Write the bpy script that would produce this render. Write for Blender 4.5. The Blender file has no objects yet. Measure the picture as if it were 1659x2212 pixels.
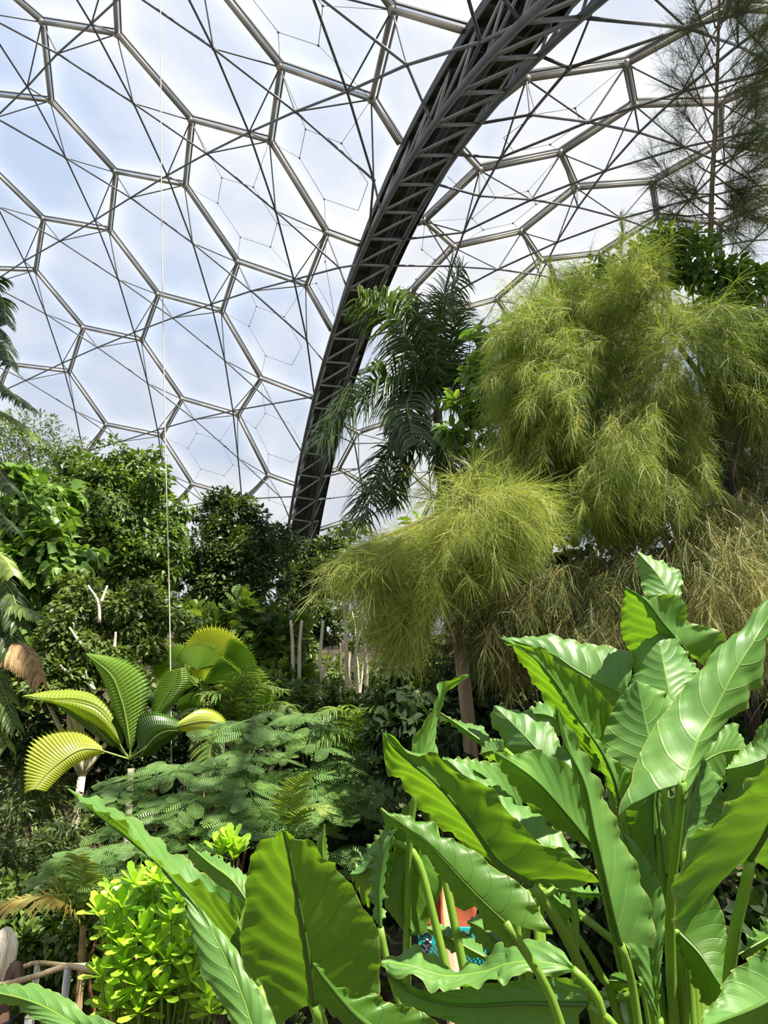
import bpy, bmesh, math, random
import numpy as np
from mathutils import Vector, Matrix
C = bpy.context.scene.collection
rng = np.random.default_rng(7)
random.seed(7)
# ---------------------------------------------------------------- camera
F = 1598.0; CX = 829.5; CY = 1106.0; PITCH = math.radians(16); CAMZ = 3.6
CAM = np.array([0, 0, CAMZ])
FW = np.array([0, math.cos(PITCH), math.sin(PITCH)]); UP = np.array([0, -math.sin(PITCH), math.cos(PITCH)]); RT = np.array([1., 0, 0])
cam = bpy.data.cameras.new('camera'); cam.sensor_fit = 'VERTICAL'; cam.sensor_height = 36; cam.lens = 36 * F / 2212
co = bpy.data.objects.new('camera', cam); C.objects.link(co)
co.location = CAM; co.rotation_euler = (math.pi / 2 + PITCH, 0, 0); bpy.context.scene.camera = co
cam.clip_start = 0.05; cam.clip_end = 500
def ray(px, py):
    return RT * ((px - CX) / F) + UP * ((CY - py) / F) + FW
def W(px, py, Y):            # the place seen at that point of the frame, Y metres ahead
    r = ray(px, py); return CAM + r * (Y / r[1])
def D(px, py, d):            # same, by distance along the viewing axis
    return CAM + ray(px, py) * d
def cam2w(p): return RT * p[0] + UP * p[1] - FW * p[2]     # direction / offset in camera axes -> world
def tz(x, y):
    y = np.asarray(y, float); x = np.asarray(x, float)
    a = np.clip((y - 2.6) / 3.4, 0, 1); z = 1.9 * (1 - a * a * (3 - 2 * a))
    z = z + np.clip(y - 10.5, 0, None) * .13 + np.clip(y - 34, 0, None) * .08 + np.clip(-x - 6, 0, None) * .10 * np.clip((y - 8) / 8, 0, 1) + np.clip(x - 3.5, 0, None) * .12
    z = z + .16 * np.sin(x * .9 + 1) * np.sin(y * .7) * np.clip((y - 9) / 5, 0, 1)
    return z
# ---------------------------------------------------------------- things
def tag(o, label=None, cat=None, group=None, kind=None):
    if label: o['label'] = label
    if cat: o['category'] = cat
    if group: o['group'] = group
    if kind: o['kind'] = kind
    return o
def empty(name, loc, label=None, cat=None, group=None, kind=None):
    o = bpy.data.objects.new(name, None); C.objects.link(o); o.location = [float(v) for v in loc]; o.empty_display_size = .2
    return tag(o, label, cat, group, kind)
def origin(parent):
    l = np.zeros(3)
    while parent is not None:
        l = l + np.array(parent.location); parent = parent.parent
    return l
class MB:
    """collects polygons; build() links them as one mesh object"""
    def __init__(s): s.v = []; s.n = 0; s.f = []; s.tone = []; s.uv = []
    def add(s, V, faces, tone=.5, uv=None):
        V = np.asarray(V, float).reshape(-1, 3); k = len(V)
        s.v.append(V); s.f.append([np.asarray(f, np.int64).reshape(-1, np.asarray(f).shape[-1]) + s.n for f in faces])
        t = np.empty(k); t[:] = tone; s.tone.append(t)
        s.uv.append(np.zeros((k, 2)) if uv is None else np.asarray(uv, float)); s.n += k
    def inst(s, tv, tf, O, X, Y, Z, sx, sy=None, sz=None, tone=None):
        N = len(O)
        if N == 0: return
        sx = np.broadcast_to(np.asarray(sx, float), (N,)); sy = sx if sy is None else np.broadcast_to(np.asarray(sy, float), (N,)); sz = sx if sz is None else np.broadcast_to(np.asarray(sz, float), (N,))
        k = len(tv)
        V = O[:, None, :] + tv[None, :, 0, None] * (X * sx[:, None])[:, None, :] + tv[None, :, 1, None] * (Y * sy[:, None])[:, None, :] + tv[None, :, 2, None] * (Z * sz[:, None])[:, None, :]
        off = (np.arange(N) * k)[:, None, None]
        faces = [(np.asarray(f)[None] + off).reshape(-1, np.asarray(f).shape[-1]) for f in tf]
        t = np.repeat(rng.random(N) if tone is None else tone, k)
        s.add(V.reshape(-1, 3), faces, t)
    def tube(s, P, r, n=6, tone=.5, cap=True):
        P = np.asarray(P, float); m = len(P); r = np.broadcast_to(np.asarray(r, float), (m,))
        T = np.gradient(P, axis=0); T /= np.linalg.norm(T, axis=1)[:, None] + 1e-12
        a = np.array([0, 0, 1.]) if abs(T[0][2]) < .9 else np.array([1., 0, 0])
        N = np.cross(T[0], a); N /= np.linalg.norm(N); rings = []
        ang = np.arange(n) * 2 * math.pi / n
        for i in range(m):
            N = N - T[i] * (N @ T[i]); N /= np.linalg.norm(N) + 1e-12; B = np.cross(T[i], N)
            rings.append(P[i] + r[i] * (np.cos(ang)[:, None] * N + np.sin(ang)[:, None] * B))
        V = np.concatenate(rings); q = []
        for i in range(m - 1):
            for j in range(n):
                q.append((i * n + j, i * n + (j + 1) % n, (i + 1) * n + (j + 1) % n, (i + 1) * n + j))
        s.add(V, [q], tone)
        if cap and n > 2:
            b = s.n - len(V); s.f[-1] += [np.array([[b + j for j in range(n)][::-1]]), np.array([[b + (m - 1) * n + j for j in range(n)]])]
    def box(s, c, X, Y, Z, tone=.5):
        c, X, Y, Z = [np.asarray(v, float) for v in (c, X, Y, Z)]
        V = [c + a * X + b * Y + d * Z for d in (-1, 1) for b in (-1, 1) for a in (-1, 1)]
        s.add(V, [[(0, 2, 3, 1), (4, 5, 7, 6), (0, 1, 5, 4), (2, 6, 7, 3), (0, 4, 6, 2), (1, 3, 7, 5)]], tone)
    def ball(s, c, r, n=8, m=6, sc=(1, 1, 1), tone=.5):
        c = np.asarray(c, float); V = [c + np.array([0, 0, r * sc[2]])]
        for i in range(1, m):
            th = math.pi * i / m
            for j in range(n):
                ph = 2 * math.pi * j / n; V.append(c + r * np.array([sc[0] * math.sin(th) * math.cos(ph), sc[1] * math.sin(th) * math.sin(ph), sc[2] * math.cos(th)]))
        V.append(c - np.array([0, 0, r * sc[2]])); q = []; t = []
        for i in range(m - 2):
            for j in range(n):
                a = 1 + i * n; q.append((a + j, a + n + j, a + n + (j + 1) % n, a + (j + 1) % n))
        e = len(V) - 1
        for j in range(n):
            t.append((0, 1 + j, 1 + (j + 1) % n)); t.append((e, 1 + (m - 2) * n + (j + 1) % n, 1 + (m - 2) * n + j))
        s.add(V, [q, t] if q else [t], tone)
    def build(s, name, mat, parent=None, smooth=True, uv=False, label=None, cat=None, group=None, kind=None):
        me = bpy.data.meshes.new(name); V = np.concatenate(s.v) - origin(parent)
        loops = []; tot = []
        for fl in s.f:
            for f in fl:
                loops.append(f.reshape(-1)); tot.append(np.full(len(f), f.shape[1], np.int32))
        loops = np.concatenate(loops).astype(np.int32); tot = np.concatenate(tot); start = np.concatenate([[0], np.cumsum(tot)[:-1]]).astype(np.int32)
        me.vertices.add(len(V)); me.vertices.foreach_set('co', V.astype(np.float32).ravel())
        me.loops.add(len(loops)); me.loops.foreach_set('vertex_index', loops)
        me.polygons.add(len(tot)); me.polygons.foreach_set('loop_start', start)
        try: me.polygons.foreach_set('loop_total', tot)
        except Exception: pass
        me.polygons.foreach_set('use_smooth', np.full(len(tot), smooth, bool))
        a = me.attributes.new('tone', 'FLOAT', 'POINT'); a.data.foreach_set('value', np.concatenate(s.tone).astype(np.float32))
        if uv:
            u = me.uv_layers.new(name='UVMap'); u.data.foreach_set('uv', np.concatenate(s.uv)[loops].astype(np.float32).ravel())
        me.materials.append(mat); me.update(calc_edges=True)
        o = bpy.data.objects.new(name, me); C.objects.link(o)
        if parent is not None: o.parent = parent
        return tag(o, label, cat, group, kind)
def nrm(a):
    a = np.asarray(a, float); return a / (np.linalg.norm(a, axis=-1, keepdims=True) + 1e-9)
def rs(P, n, smooth=True):
    """resample a polyline to n points along a Catmull-Rom curve"""
    P = np.asarray(P, float); m = len(P)
    if m == 2: return P[0] + (P[1] - P[0]) * np.linspace(0, 1, n)[:, None]
    Q = np.concatenate([[2 * P[0] - P[1]], P, [2 * P[-1] - P[-2]]]); out = []
    for i in range(m - 1):
        a, b, c, d = Q[i:i + 4]
        for t in np.linspace(0, 1, 12, endpoint=False):
            out.append(.5 * (2 * b + (c - a) * t + (2 * a - 5 * b + 4 * c - d) * t * t + (3 * b - a - 3 * c + d) * t ** 3))
    out.append(P[-1]); out = np.array(out); L = np.concatenate([[0], np.cumsum(np.linalg.norm(np.diff(out, axis=0), axis=1))])
    q = np.linspace(0, L[-1], n); return np.stack([np.interp(q, L, out[:, k]) for k in range(out.shape[1])], 1)
def soft(P, n=40, k=4):
    P = np.asarray(P, float); L = np.concatenate([[0], np.cumsum(np.linalg.norm(np.diff(P, axis=0), axis=1))]); q = np.linspace(0, L[-1], n)
    P = np.stack([np.interp(q, L, P[:, j]) for j in range(3)], 1)
    for _ in range(k): P[1:-1] = .25 * P[:-2] + .5 * P[1:-1] + .25 * P[2:]
    return P
# ---------------------------------------------------------------- materials
def newmat(name):
    m = bpy.data.materials.new(name); m.use_nodes = True; nt = m.node_tree; nt.nodes.clear()
    o = nt.nodes.new('ShaderNodeOutputMaterial'); return m, nt, o
def N(nt, t, **k):
    n = nt.nodes.new(t)
    for a, b in k.items():
        if a.startswith('i_'): n.inputs[a[2:].replace('_', ' ')].default_value = b
        else: setattr(n, a, b)
    return n
def ramp(nt, fac, stops):
    r = N(nt, 'ShaderNodeValToRGB'); nt.links.new(fac, r.inputs[0]); e = r.color_ramp.elements
    while len(e) < len(stops): e.new(.5)
    for x, (p, c) in zip(e, stops): x.position = p; x.color = (*c, 1)
    return r.outputs[0]
def leafmat(name, stops, trans=.35, rough=.45, spec=.5, tcol=None, noise=0):
    m, nt, o = newmat(name); L = nt.links.new
    at = N(nt, 'ShaderNodeAttribute', attribute_name='tone'); fac = at.outputs['Fac']
    if noise:
        nz = N(nt, 'ShaderNodeTexNoise'); nz.inputs['Scale'].default_value = noise; tc = N(nt, 'ShaderNodeTexCoord'); L(tc.outputs['Object'], nz.inputs['Vector'])
        mx = N(nt, 'ShaderNodeMath', operation='MULTIPLY_ADD'); L(nz.outputs[0], mx.inputs[0]); mx.inputs[1].default_value = .6; 
        m2 = N(nt, 'ShaderNodeMath', operation='MULTIPLY_ADD'); L(fac, m2.inputs[0]); m2.inputs[1].default_value = .7; m2.inputs[2].default_value = -.15; L(m2.outputs[0], mx.inputs[2]); fac = mx.outputs[0]
    col = ramp(nt, fac, stops)
    p = N(nt, 'ShaderNodeBsdfPrincipled'); L(col, p.inputs['Base Color']); p.inputs['Roughness'].default_value = rough; p.inputs['Specular IOR Level'].default_value = spec
    t = N(nt, 'ShaderNodeBsdfTranslucent')
    g = N(nt, 'ShaderNodeMix', data_type='RGBA', blend_type='MULTIPLY'); g.inputs[0].default_value = 1; L(col, g.inputs[6]); g.inputs[7].default_value = (*(tcol or (1.9, 1.9, .7)), 1); L(g.outputs[2], t.inputs[0])
    x = N(nt, 'ShaderNodeMixShader'); x.inputs[0].default_value = trans; L(p.outputs[0], x.inputs[1]); L(t.outputs[0], x.inputs[2]); L(x.outputs[0], o.inputs[0]); return m
def solid(name, col, rough=.6, metal=0, spec=.5, noise=None, col2=None, bump=0, stretch=(1, 1, 1)):
    m, nt, o = newmat(name); L = nt.links.new; p = N(nt, 'ShaderNodeBsdfPrincipled'); p.inputs['Base Color'].default_value = (*col, 1)
    p.inputs['Roughness'].default_value = rough; p.inputs['Metallic'].default_value = metal; p.inputs['Specular IOR Level'].default_value = spec
    if noise:
        tc = N(nt, 'ShaderNodeTexCoord'); mp = N(nt, 'ShaderNodeMapping'); mp.inputs['Scale'].default_value = stretch; L(tc.outputs['Object'], mp.inputs[0])
        nz = N(nt, 'ShaderNodeTexNoise'); nz.inputs['Scale'].default_value = noise; nz.inputs['Detail'].default_value = 5; L(mp.outputs[0], nz.inputs['Vector'])
        L(ramp(nt, nz.outputs[0], [(.35, col), (.65, col2 or col)]), p.inputs['Base Color'])
        if bump:
            b = N(nt, 'ShaderNodeBump'); b.inputs['Strength'].default_value = bump; L(nz.outputs[0], b.inputs['Height']); L(b.outputs[0], p.inputs['Normal'])
    L(p.outputs[0], o.inputs[0]); return m
M = {}
M['steel'] = solid('galvanised_steel', (.22, .22, .20), .55, .25, noise=.7, col2=(.42, .38, .30))
M['strut'] = solid('strut_steel', (.085, .095, .105), .55, .3, noise=2, col2=(.13, .14, .145))
M['brace'] = solid('brace_steel', (.22, .24, .245), .55, .2, noise=2, col2=(.30, .31, .31))
M['clamp'] = solid('dark_clamp_rail', (.04, .042, .045), .6, .2)
M['arch'] = solid('painted_arch_steel', (.055, .065, .065), .6, .1, noise=1.2, col2=(.085, .095, .09))
M['wire'] = solid('net_wire', (.13, .13, .13), .6, .2)
M['soil'] = solid('leaf_litter_soil', (.030, .020, .011), .95, noise=2.5, col2=(.075, .05, .026), bump=.6)
M['bark'] = solid('grey_bark', (.10, .075, .05), .9, noise=6, col2=(.22, .17, .11), bump=.7, stretch=(3, 3, .6))
M['darkbark'] = solid('dark_bark', (.018, .013, .010), .9, noise=6, col2=(.05, .036, .026), bump=.7, stretch=(3, 3, .6))
M['palebark'] = solid('pale_bark', (.50, .43, .30), .8, noise=5, col2=(.72, .65, .48), bump=.3, stretch=(2, 2, .5))
M['redbark'] = solid('reddish_bark', (.16, .06, .03), .9, noise=8, col2=(.34, .15, .07), bump=.5, stretch=(3, 3, .6))
M['rope'] = solid('straw_rope', (.55, .42, .24), .9, noise=20, col2=(.70, .56, .35), bump=.4)
M['wood'] = solid('weathered_pole_wood', (.20, .14, .085), .85, noise=5, col2=(.36, .28, .18), bump=.4, stretch=(4, 4, .4))
# transparent roof film
m, nt, o = newmat('roof_film'); L = nt.links.new
tr = N(nt, 'ShaderNodeBsdfTransparent'); tr.inputs[0].default_value = (.97, .98, 1, 1)
tl = N(nt, 'ShaderNodeBsdfTranslucent'); tl.inputs[0].default_value = (.92, .93, .97, 1)
gl = N(nt, 'ShaderNodeBsdfGlossy'); gl.inputs['Roughness'].default_value = .12
tc = N(nt, 'ShaderNodeTexCoord'); nz = N(nt, 'ShaderNodeTexNoise'); nz.inputs['Scale'].default_value = .35; nz.inputs['Detail'].default_value = 4; L(tc.outputs['Object'], nz.inputs['Vector'])
at = N(nt, 'ShaderNodeAttribute', attribute_name='tone')
ad = N(nt, 'ShaderNodeMath', operation='MULTIPLY_ADD'); L(nz.outputs[0], ad.inputs[0]); ad.inputs[1].default_value = .35; L(at.outputs['Fac'], ad.inputs[2])
mr = N(nt, 'ShaderNodeMapRange'); L(ad.outputs[0], mr.inputs[0]); mr.inputs[3].default_value = .015; mr.inputs[4].default_value = .10
x1 = N(nt, 'ShaderNodeMixShader'); L(mr.outputs[0], x1.inputs[0]); L(tr.outputs[0], x1.inputs[1]); L(tl.outputs[0], x1.inputs[2])
x2 = N(nt, 'ShaderNodeMixShader'); x2.inputs[0].default_value = .03; L(x1.outputs[0], x2.inputs[1]); L(gl.outputs[0], x2.inputs[2]); L(x2.outputs[0], o.inputs[0]); M['film'] = m
# ---------------------------------------------------------------- light
SUN = nrm(np.array([.38, -.33, .86]))
wd = bpy.data.worlds.new('sky'); bpy.context.scene.world = wd; wd.use_nodes = True; nt = wd.node_tree; nt.nodes.clear(); L = nt.links.new
wo = N(nt, 'ShaderNodeOutputWorld'); bg = N(nt, 'ShaderNodeBackground'); L(bg.outputs[0], wo.inputs[0])
tc = N(nt, 'ShaderNodeTexCoord'); mp = N(nt, 'ShaderNodeMapping'); mp.inputs['Scale'].default_value = (1, 1, 1.6); mp.inputs['Location'].default_value = (.35, .1, .2); L(tc.outputs['Generated'], mp.inputs[0])
nz = N(nt, 'ShaderNodeTexNoise'); nz.inputs['Scale'].default_value = 3.0; nz.inputs['Detail'].default_value = 7; nz.inputs['Roughness'].default_value = .52; nz.inputs['Distortion'].default_value = .4; L(mp.outputs[0], nz.inputs['Vector'])
sp = N(nt, 'ShaderNodeSeparateXYZ'); L(tc.outputs['Generated'], sp.inputs[0])
base = ramp(nt, sp.outputs[2], [(0, (.70, .71, .72)), (.12, (.58, .66, .76)), (.5, (.36, .51, .76)), (1, (.30, .45, .72))])
cl = ramp(nt, nz.outputs[0], [(.36, (0, 0, 0)), (.56, (1, 1, 1))])
mx = N(nt, 'ShaderNodeMix', data_type='RGBA'); L(cl, mx.inputs[0]); L(base, mx.inputs[6]); mx.inputs[7].default_value = (.78, .80, .83, 1)
L(mx.outputs[2], bg.inputs[0]); bg.inputs[1].default_value = .95
sl = bpy.data.lights.new('sun', 'SUN'); sl.energy = 15.0; sl.angle = math.radians(.7); sl.color = (1, .93, .80)
so = bpy.data.objects.new('sun', sl); C.objects.link(so); so.rotation_euler = Vector([float(-v) for v in SUN]).to_track_quat('-Z', 'Y').to_euler(); so.location = (30, 0, 50)
sc = bpy.context.scene; sc.view_settings.view_transform = 'Standard'; sc.view_settings.look = 'None'; sc.view_settings.exposure = 0.0; sc.view_settings.gamma = 1
sc.view_settings.use_curve_mapping = False
sc.cycles.use_adaptive_sampling = True; sc.cycles.adaptive_threshold = .025; sc.cycles.max_bounces = 6; sc.cycles.transparent_max_bounces = 12; sc.cycles.diffuse_bounces = 3; sc.cycles.caustics_reflective = False; sc.cycles.caustics_refractive = False
# ================================================================ THE TWO DOMES
def hitc(px, py, Cc, R):
    d = np.array([(px - CX) / F, (CY - py) / F, -1.]); d /= np.linalg.norm(d); b = d @ Cc; return d * (b + math.sqrt(max(b * b - (Cc @ Cc - R * R), 1e-6)))
G = (1., 0.); s3 = math.sqrt(3) / 2
P_ = {(0,0):(90,48),(1,0):(412,260),(1,1):(248,372),(1,-1):(605,145),(2,0):(704,503),(2,1):(512,566),(1,2):(92,473),(1,-2):(847,22),(2,2):(340,636),(2,3):(178,708),(2,4):(17,788),(3,3):(392,862),(3,2):(562,818),(3,4):(228,918),(4,3):(578,1027)}
Q_ = {(0,0):(252,74),(0,1):(108,218),(1,1):(398,400),(1,0):(582,305),(1,-1):(802,215),(1,2):(235,497),(1,3):(75,584),(2,2):(478,673),(2,3):(305,735),(2,4):(148,803),(3,3):(513,897),(2,1):(660,617),(3,4):(348,942),(4,4):(530,1080)}
R_ = {(0,0):(1212,332),(0,1):(1127,502),(0,2):(1074,648),(1,0):(1409,395),(1,1):(1297,549),(0,-1):(1354,139),(-1,0):(974,300),(-1,1):(918,479),(-1,2):(888,633)}
S_ = {(0,0):(1246,407),(0,1):(1169,564),(0,2):(1117,711),(1,0):(1421,471),(0,-1):(1371,228),(-1,0):(1036,368),(-1,1):(981,535),(-1,-1):(1137,171)}
def lattice(A, B, ideal, Cc, R, ri, rj):
    known = {}
    for k, v in A.items(): known[('A',) + k] = hitc(*v, Cc, R)
    for k, v in B.items(): known[('B',) + k] = hitc(*v, Cc, R)
    ks = list(known); dirs = nrm(np.array([known[k] - Cc for k in ks])); mdir = nrm(dirs.mean(0))
    e1 = nrm(np.cross(mdir, [0, 1, .1])); e2 = np.cross(mdir, e1)
    def to2(d):
        c = np.clip(d @ mdir, -1, 1); th = np.arccos(c); a = np.stack([d @ e1, d @ e2], -1); return a / (np.linalg.norm(a, axis=-1, keepdims=True) + 1e-9) * th[..., None]
    def fro(q):
        th = np.linalg.norm(q); u = q / (th + 1e-9); return mdir * math.cos(th) + (e1 * u[0] + e2 * u[1]) * math.sin(th)
    xy = np.array([ideal(k) for k in ks]); mu = xy.mean(0)
    def feat(p):
        x, y = (p - mu) / 4; return [1, x, y, x * x, x * y, y * y, x * (x * x + y * y), y * (x * x + y * y)]
    co_, *_ = np.linalg.lstsq(np.array([feat(p) for p in xy]), to2(dirs), rcond=None)
    V = {}
    for i in ri:
        for j in rj:
            for t in 'AB':
                k = (t, i, j)
                if k in known: V[k] = known[k]; continue
                p = np.array(ideal(k))
                if np.abs(p - mu).max() > 13: continue
                q = np.array(feat(p)) @ co_
                if np.linalg.norm(q) < 1.2: V[k] = Cc + R * fro(q)
    return V
idL = lambda k: (k[1] * 1.5 - k[2] * 1.5 + (1 if k[0] == 'B' else 0), -k[1] * s3 - k[2] * s3)
idR = lambda k: ((k[1] - k[2]) * s3, -(k[1] + k[2]) * 1.5 - (1 if k[0] == 'B' else 0))
R1 = 60.; C1 = np.array([-0.6497249, -0.45951441, -0.28519149]) * R1
R2 = 49.4; C2 = np.array([.38491443, -.63880449, -.62843285]) * R2
VL = lattice(P_, Q_, idL, C1, R1, range(-4, 11), range(-7, 12)); VR = lattice(R_, S_, idR, C2, R2, range(-7, 8), range(-6, 10))
EL = [(('A', i, j), ('B',) + b) for (t, i, j) in VL if t == 'A' for b in ((i, j), (i, j + 1), (i - 1, j)) if ('B',) + b in VL]
ER = [(('A', i, j), ('B',) + b) for (t, i, j) in VR if t == 'A' for b in ((i, j), (i, j - 1), (i - 1, j)) if ('B',) + b in VR]
def cellL(i, j): return [('A', i, j), ('B', i, j), ('A', i + 1, j), ('B', i + 1, j + 1), ('A', i + 1, j + 1), ('B', i, j + 1)]
def cellR(i, j): return [('A', i, j), ('B', i, j), ('A', i + 1, j), ('B', i + 1, j - 1), ('A', i + 1, j - 1), ('B', i, j - 1)]
# arch plane and circle, camera axes
an = np.array([0.96905865, -0.04792856, -0.24213259]); ac = np.array([-0.48218999, -29.47509604, -26.73156799]); ar = 44.96084496
ae1 = nrm(np.cross(an, [0, 1., 0])); ae2 = np.cross(ae1, an)
def ap(t, u, v): return ac + an * u + (ar - v) * (ae1 * math.cos(t) + ae2 * math.sin(t))
def wpt(p): return CAM + cam2w(p)
def upos(p): return (p - ac) @ an
T0, T1, DT = .9404, 2.98, .0555
# chord positions (u sideways, v inwards)
CA = (-.68, 2.84); CB = (1.28, 1.95)
nodesA = [ap(t, *CA) for t in np.arange(T0, T1, DT)]; nodesB = [ap(t + .026, *CB) for t in np.arange(T0, T1, DT)]
def build_dome(V, E, cell, Cc, R, side, ulim, h, name, label, nets, chord):
    inside = lambda p: (upos(p) - ulim) * side > 0 and wpt(p)[2] > -2.0
    root = empty(name, wpt(Cc + np.array([0, 0, 0])), label, 'dome frame', None, 'structure')
    keepE = []; inner = {}
    dist = lambda p: np.linalg.norm(p)
    for a, b in E:
        A, B = V[a], V[b]
        m_ = (A + B) / 2 - Cc; I = Cc + m_ / np.linalg.norm(m_) * R * (1 - h)
        key = tuple(sorted((a, b))); inner[key] = I
        if not (inside(A) or inside(B)): continue
        if not (inside(A) and inside(B)):
            if wpt(A)[2] < -2 or wpt(B)[2] < -2: continue
            ua, ub = upos(A) - ulim, upos(B) - ulim; t = ua / (ua - ub); X = A + (B - A) * t
            if inside(A): B = X
            else: A = X
        keepE.append((dist((A + B) / 2), A, B))
    keepE.sort(key=lambda x: x[0])
    def seg(mb, A, B, mat):
        a, b = wpt(A), wpt(B); d = nrm(b - a)
        mb.tube([a + d * .12, b - d * .12], .105, 8)
    def rail(mb, A, B):
        a, b = wpt(A), wpt(B); o_ = nrm(cam2w((A + B) / 2 - Cc)); d = b - a; s_ = nrm(np.cross(d, o_))
        for k in (-1, 1): mb.box((a + b) / 2 + o_ * .2 + s_ * .13 * k, d * .49, s_ * .03, o_ * .05)
    rest = MB(); restr = MB()
    for n_, (dd, A, B) in enumerate(keepE):
        if n_ < 95:
            mb = MB(); seg(mb, A, B, None); t_ = mb.build('hexagon_tube', M['steel'], root)
            mb = MB(); rail(mb, A, B); mb.build('clamp_rail', M['clamp'], t_)
        else: seg(rest, A, B, None); rail(restr, A, B)
    if rest.n: rest.build('hexagon_tube', M['steel'], root, kind='stuff'); restr.build('clamp_rail', M['clamp'], root, kind='stuff')
    nd = MB(); k_ = 0
    for k, p in sorted(V.items(), key=lambda kv: dist(kv[1])):
        if inside(p) and dist(p) < 90:
            k_ += 1
            if k_ <= 70: q = MB(); q.ball(wpt(p), .19, 8, 6); q.build('hub', M['steel'], root)
            else: nd.ball(wpt(p), .19, 8, 6)
    if nd.n: nd.build('hub', M['steel'], root, kind='stuff')
    # inner lattice
    byv = {}
    for key in inner:
        for v in key: byv.setdefault(v, []).append(key)
    segs = []; 
    for v, ks in byv.items():
        for x in range(len(ks)):
            for y in range(x + 1, len(ks)):
                A, B = inner[ks[x]], inner[ks[y]]
                ia, ib = inside(A), inside(B)
                if not (ia or ib): continue
                if ia != ib:
                    if dist(A) > 90: continue
                    if wpt(A)[2] < -2 or wpt(B)[2] < -2: continue
                    ua, ub = upos(A) - ulim, upos(B) - ulim; X = A + (B - A) * (ua / (ua - ub))
                    X = min(chord, key=lambda c: np.linalg.norm(c - X))
                    A, B = (A, X) if ia else (X, B)
                segs.append((dist((A + B) / 2), A, B, .052))
        if v in V and inside(V[v]):
            for k in ks:
                if inside(inner[k]): segs.append((dist(V[v]), V[v], inner[k], .036))
    segs.sort(key=lambda s_: s_[0]); rest = MB()
    for n_, (dd, A, B, r_) in enumerate(segs):
        if n_ < 95: mb = MB(); mb.tube([wpt(A), wpt(B)], r_, 6); mb.build('lattice_strut', M['strut'], root)
        elif dd < 110: rest.tube([wpt(A), wpt(B)], r_, 6, cap=False)
    rest.build('lattice_strut', M['strut'], root, kind='stuff')
    nd = MB()
    for k, p in inner.items():
        if inside(p) and dist(p) < 90: nd.ball(wpt(p), .09, 8, 6)
    nd.build('lattice_joint', M['strut'], root, kind='stuff')
    # film cushions
    global WN
    cells = set((k[1], k[2]) for k in V)
    for (i, j) in sorted(cells):
        ks = cell(i, j)
        if not all(k in V for k in ks): continue
        poly = [V[k] for k in ks]; cen = sum(poly) / 6
        if dist(cen) > 105: continue
        out = []
        for q in range(6):
            a, b = poly[q], poly[(q + 1) % 6]; ua, ub = (upos(a) - ulim) * side, (upos(b) - ulim) * side
            if ua > 0: out.append(a)
            if (ua > 0) != (ub > 0): out.append(a + (b - a) * (ua / (ua - ub)))
        if len(out) < 3 or max(wpt(p)[2] for p in out) < -1: continue
        cc = sum(out) / len(out); nrm_ = nrm(cc - Cc); B_ = []
        for q in range(len(out)):
            a, b = out[q], out[(q + 1) % len(out)]
            for s_ in range(4): B_.append(a + (b - a) * s_ / 4)
        B_ = np.array(B_); B_ = cc + (B_ - cc) * .985; nb = len(B_); mb = MB()
        rad = np.linalg.norm(B_ - cc, axis=1).mean()
        base_o = nrm_ * .2
        for lay in ((.16, -.12)):
            Vv = []; tone = []
            for rr in (1, .93, .82, .66, .45, .22):
                Vv.append(cc + (B_ - cc) * rr + base_o + nrm_ * rad * lay * (1 - rr ** 2.2)); tone += [.75 if rr == 1 else .52 if rr > .9 else .32 if rr > .8 else .15] * nb  # rim made whiter to mimic reflections in the wrinkled film
            Vv = np.concatenate(Vv + [[cc + base_o + nrm_ * rad * lay]]); tone.append(.12)
            q4 = [(r_ * nb + k, r_ * nb + (k + 1) % nb, (r_ + 1) * nb + (k + 1) % nb, (r_ + 1) * nb + k) for r_ in range(5) for k in range(nb)]
            t3 = [(5 * nb + k, 5 * nb + (k + 1) % nb, 6 * nb) for k in range(nb)]
            mb.add(np.array([wpt(p) for p in Vv]), [q4, t3], np.array(tone))
        WN += 1
        wo_ = mb.build('window_%d' % WN, M['film'], None, label='clear inflated film cushion filling one steel hexagon of the dome', cat='roof panel', group='film cushions of the ' + ('left' if side < 0 else 'right') + ' dome', kind='structure')
        if (i, j) in nets:
            hexp = [cc + (p - cc) * .42 - nrm_ * rad * .10 for p in poly]; hexp = [p for p in hexp if (upos(p) - ulim) * side > 0]
            if len(hexp) > 2:
                w_ = MB()
                full = len(hexp) == 6
                for q in range(len(hexp) if full else len(hexp) - 1): w_.tube([wpt(hexp[q]), wpt(hexp[(q + 1) % len(hexp)])], .014, 4)
                for q, p in enumerate(poly):
                    h_ = cc + (p - cc) * .42 - nrm_ * rad * .10
                    if (upos(h_) - ulim) * side > 0 and (upos(p) - ulim) * side > 0: w_.tube([wpt(h_), wpt(p)], .011, 4); w_.ball(wpt(h_), .055, 6, 4)
                w_.build('cable_net', M['wire'], wo_)
WN = 0
build_dome(VL, EL, cellL, C1, R1, -1, 0.0, .0326, 'ceiling', 'steel hexagon space frame of the dome left of the arch', {(0,-2),(1,-1),(1,0),(2,0),(2,1),(3,2),(3,3),(2,-1),(3,1),(4,3)}, nodesA)
build_dome(VR, ER, cellR, C2, R2, 1, 2.35, .038, 'ceiling', 'steel hexagon space frame of the dome right of the arch', {(-2,1),(-2,2),(-2,3),(-1,3),(-1,0),(-1,1),(-2,4),(-3,4)}, nodesB)
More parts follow.
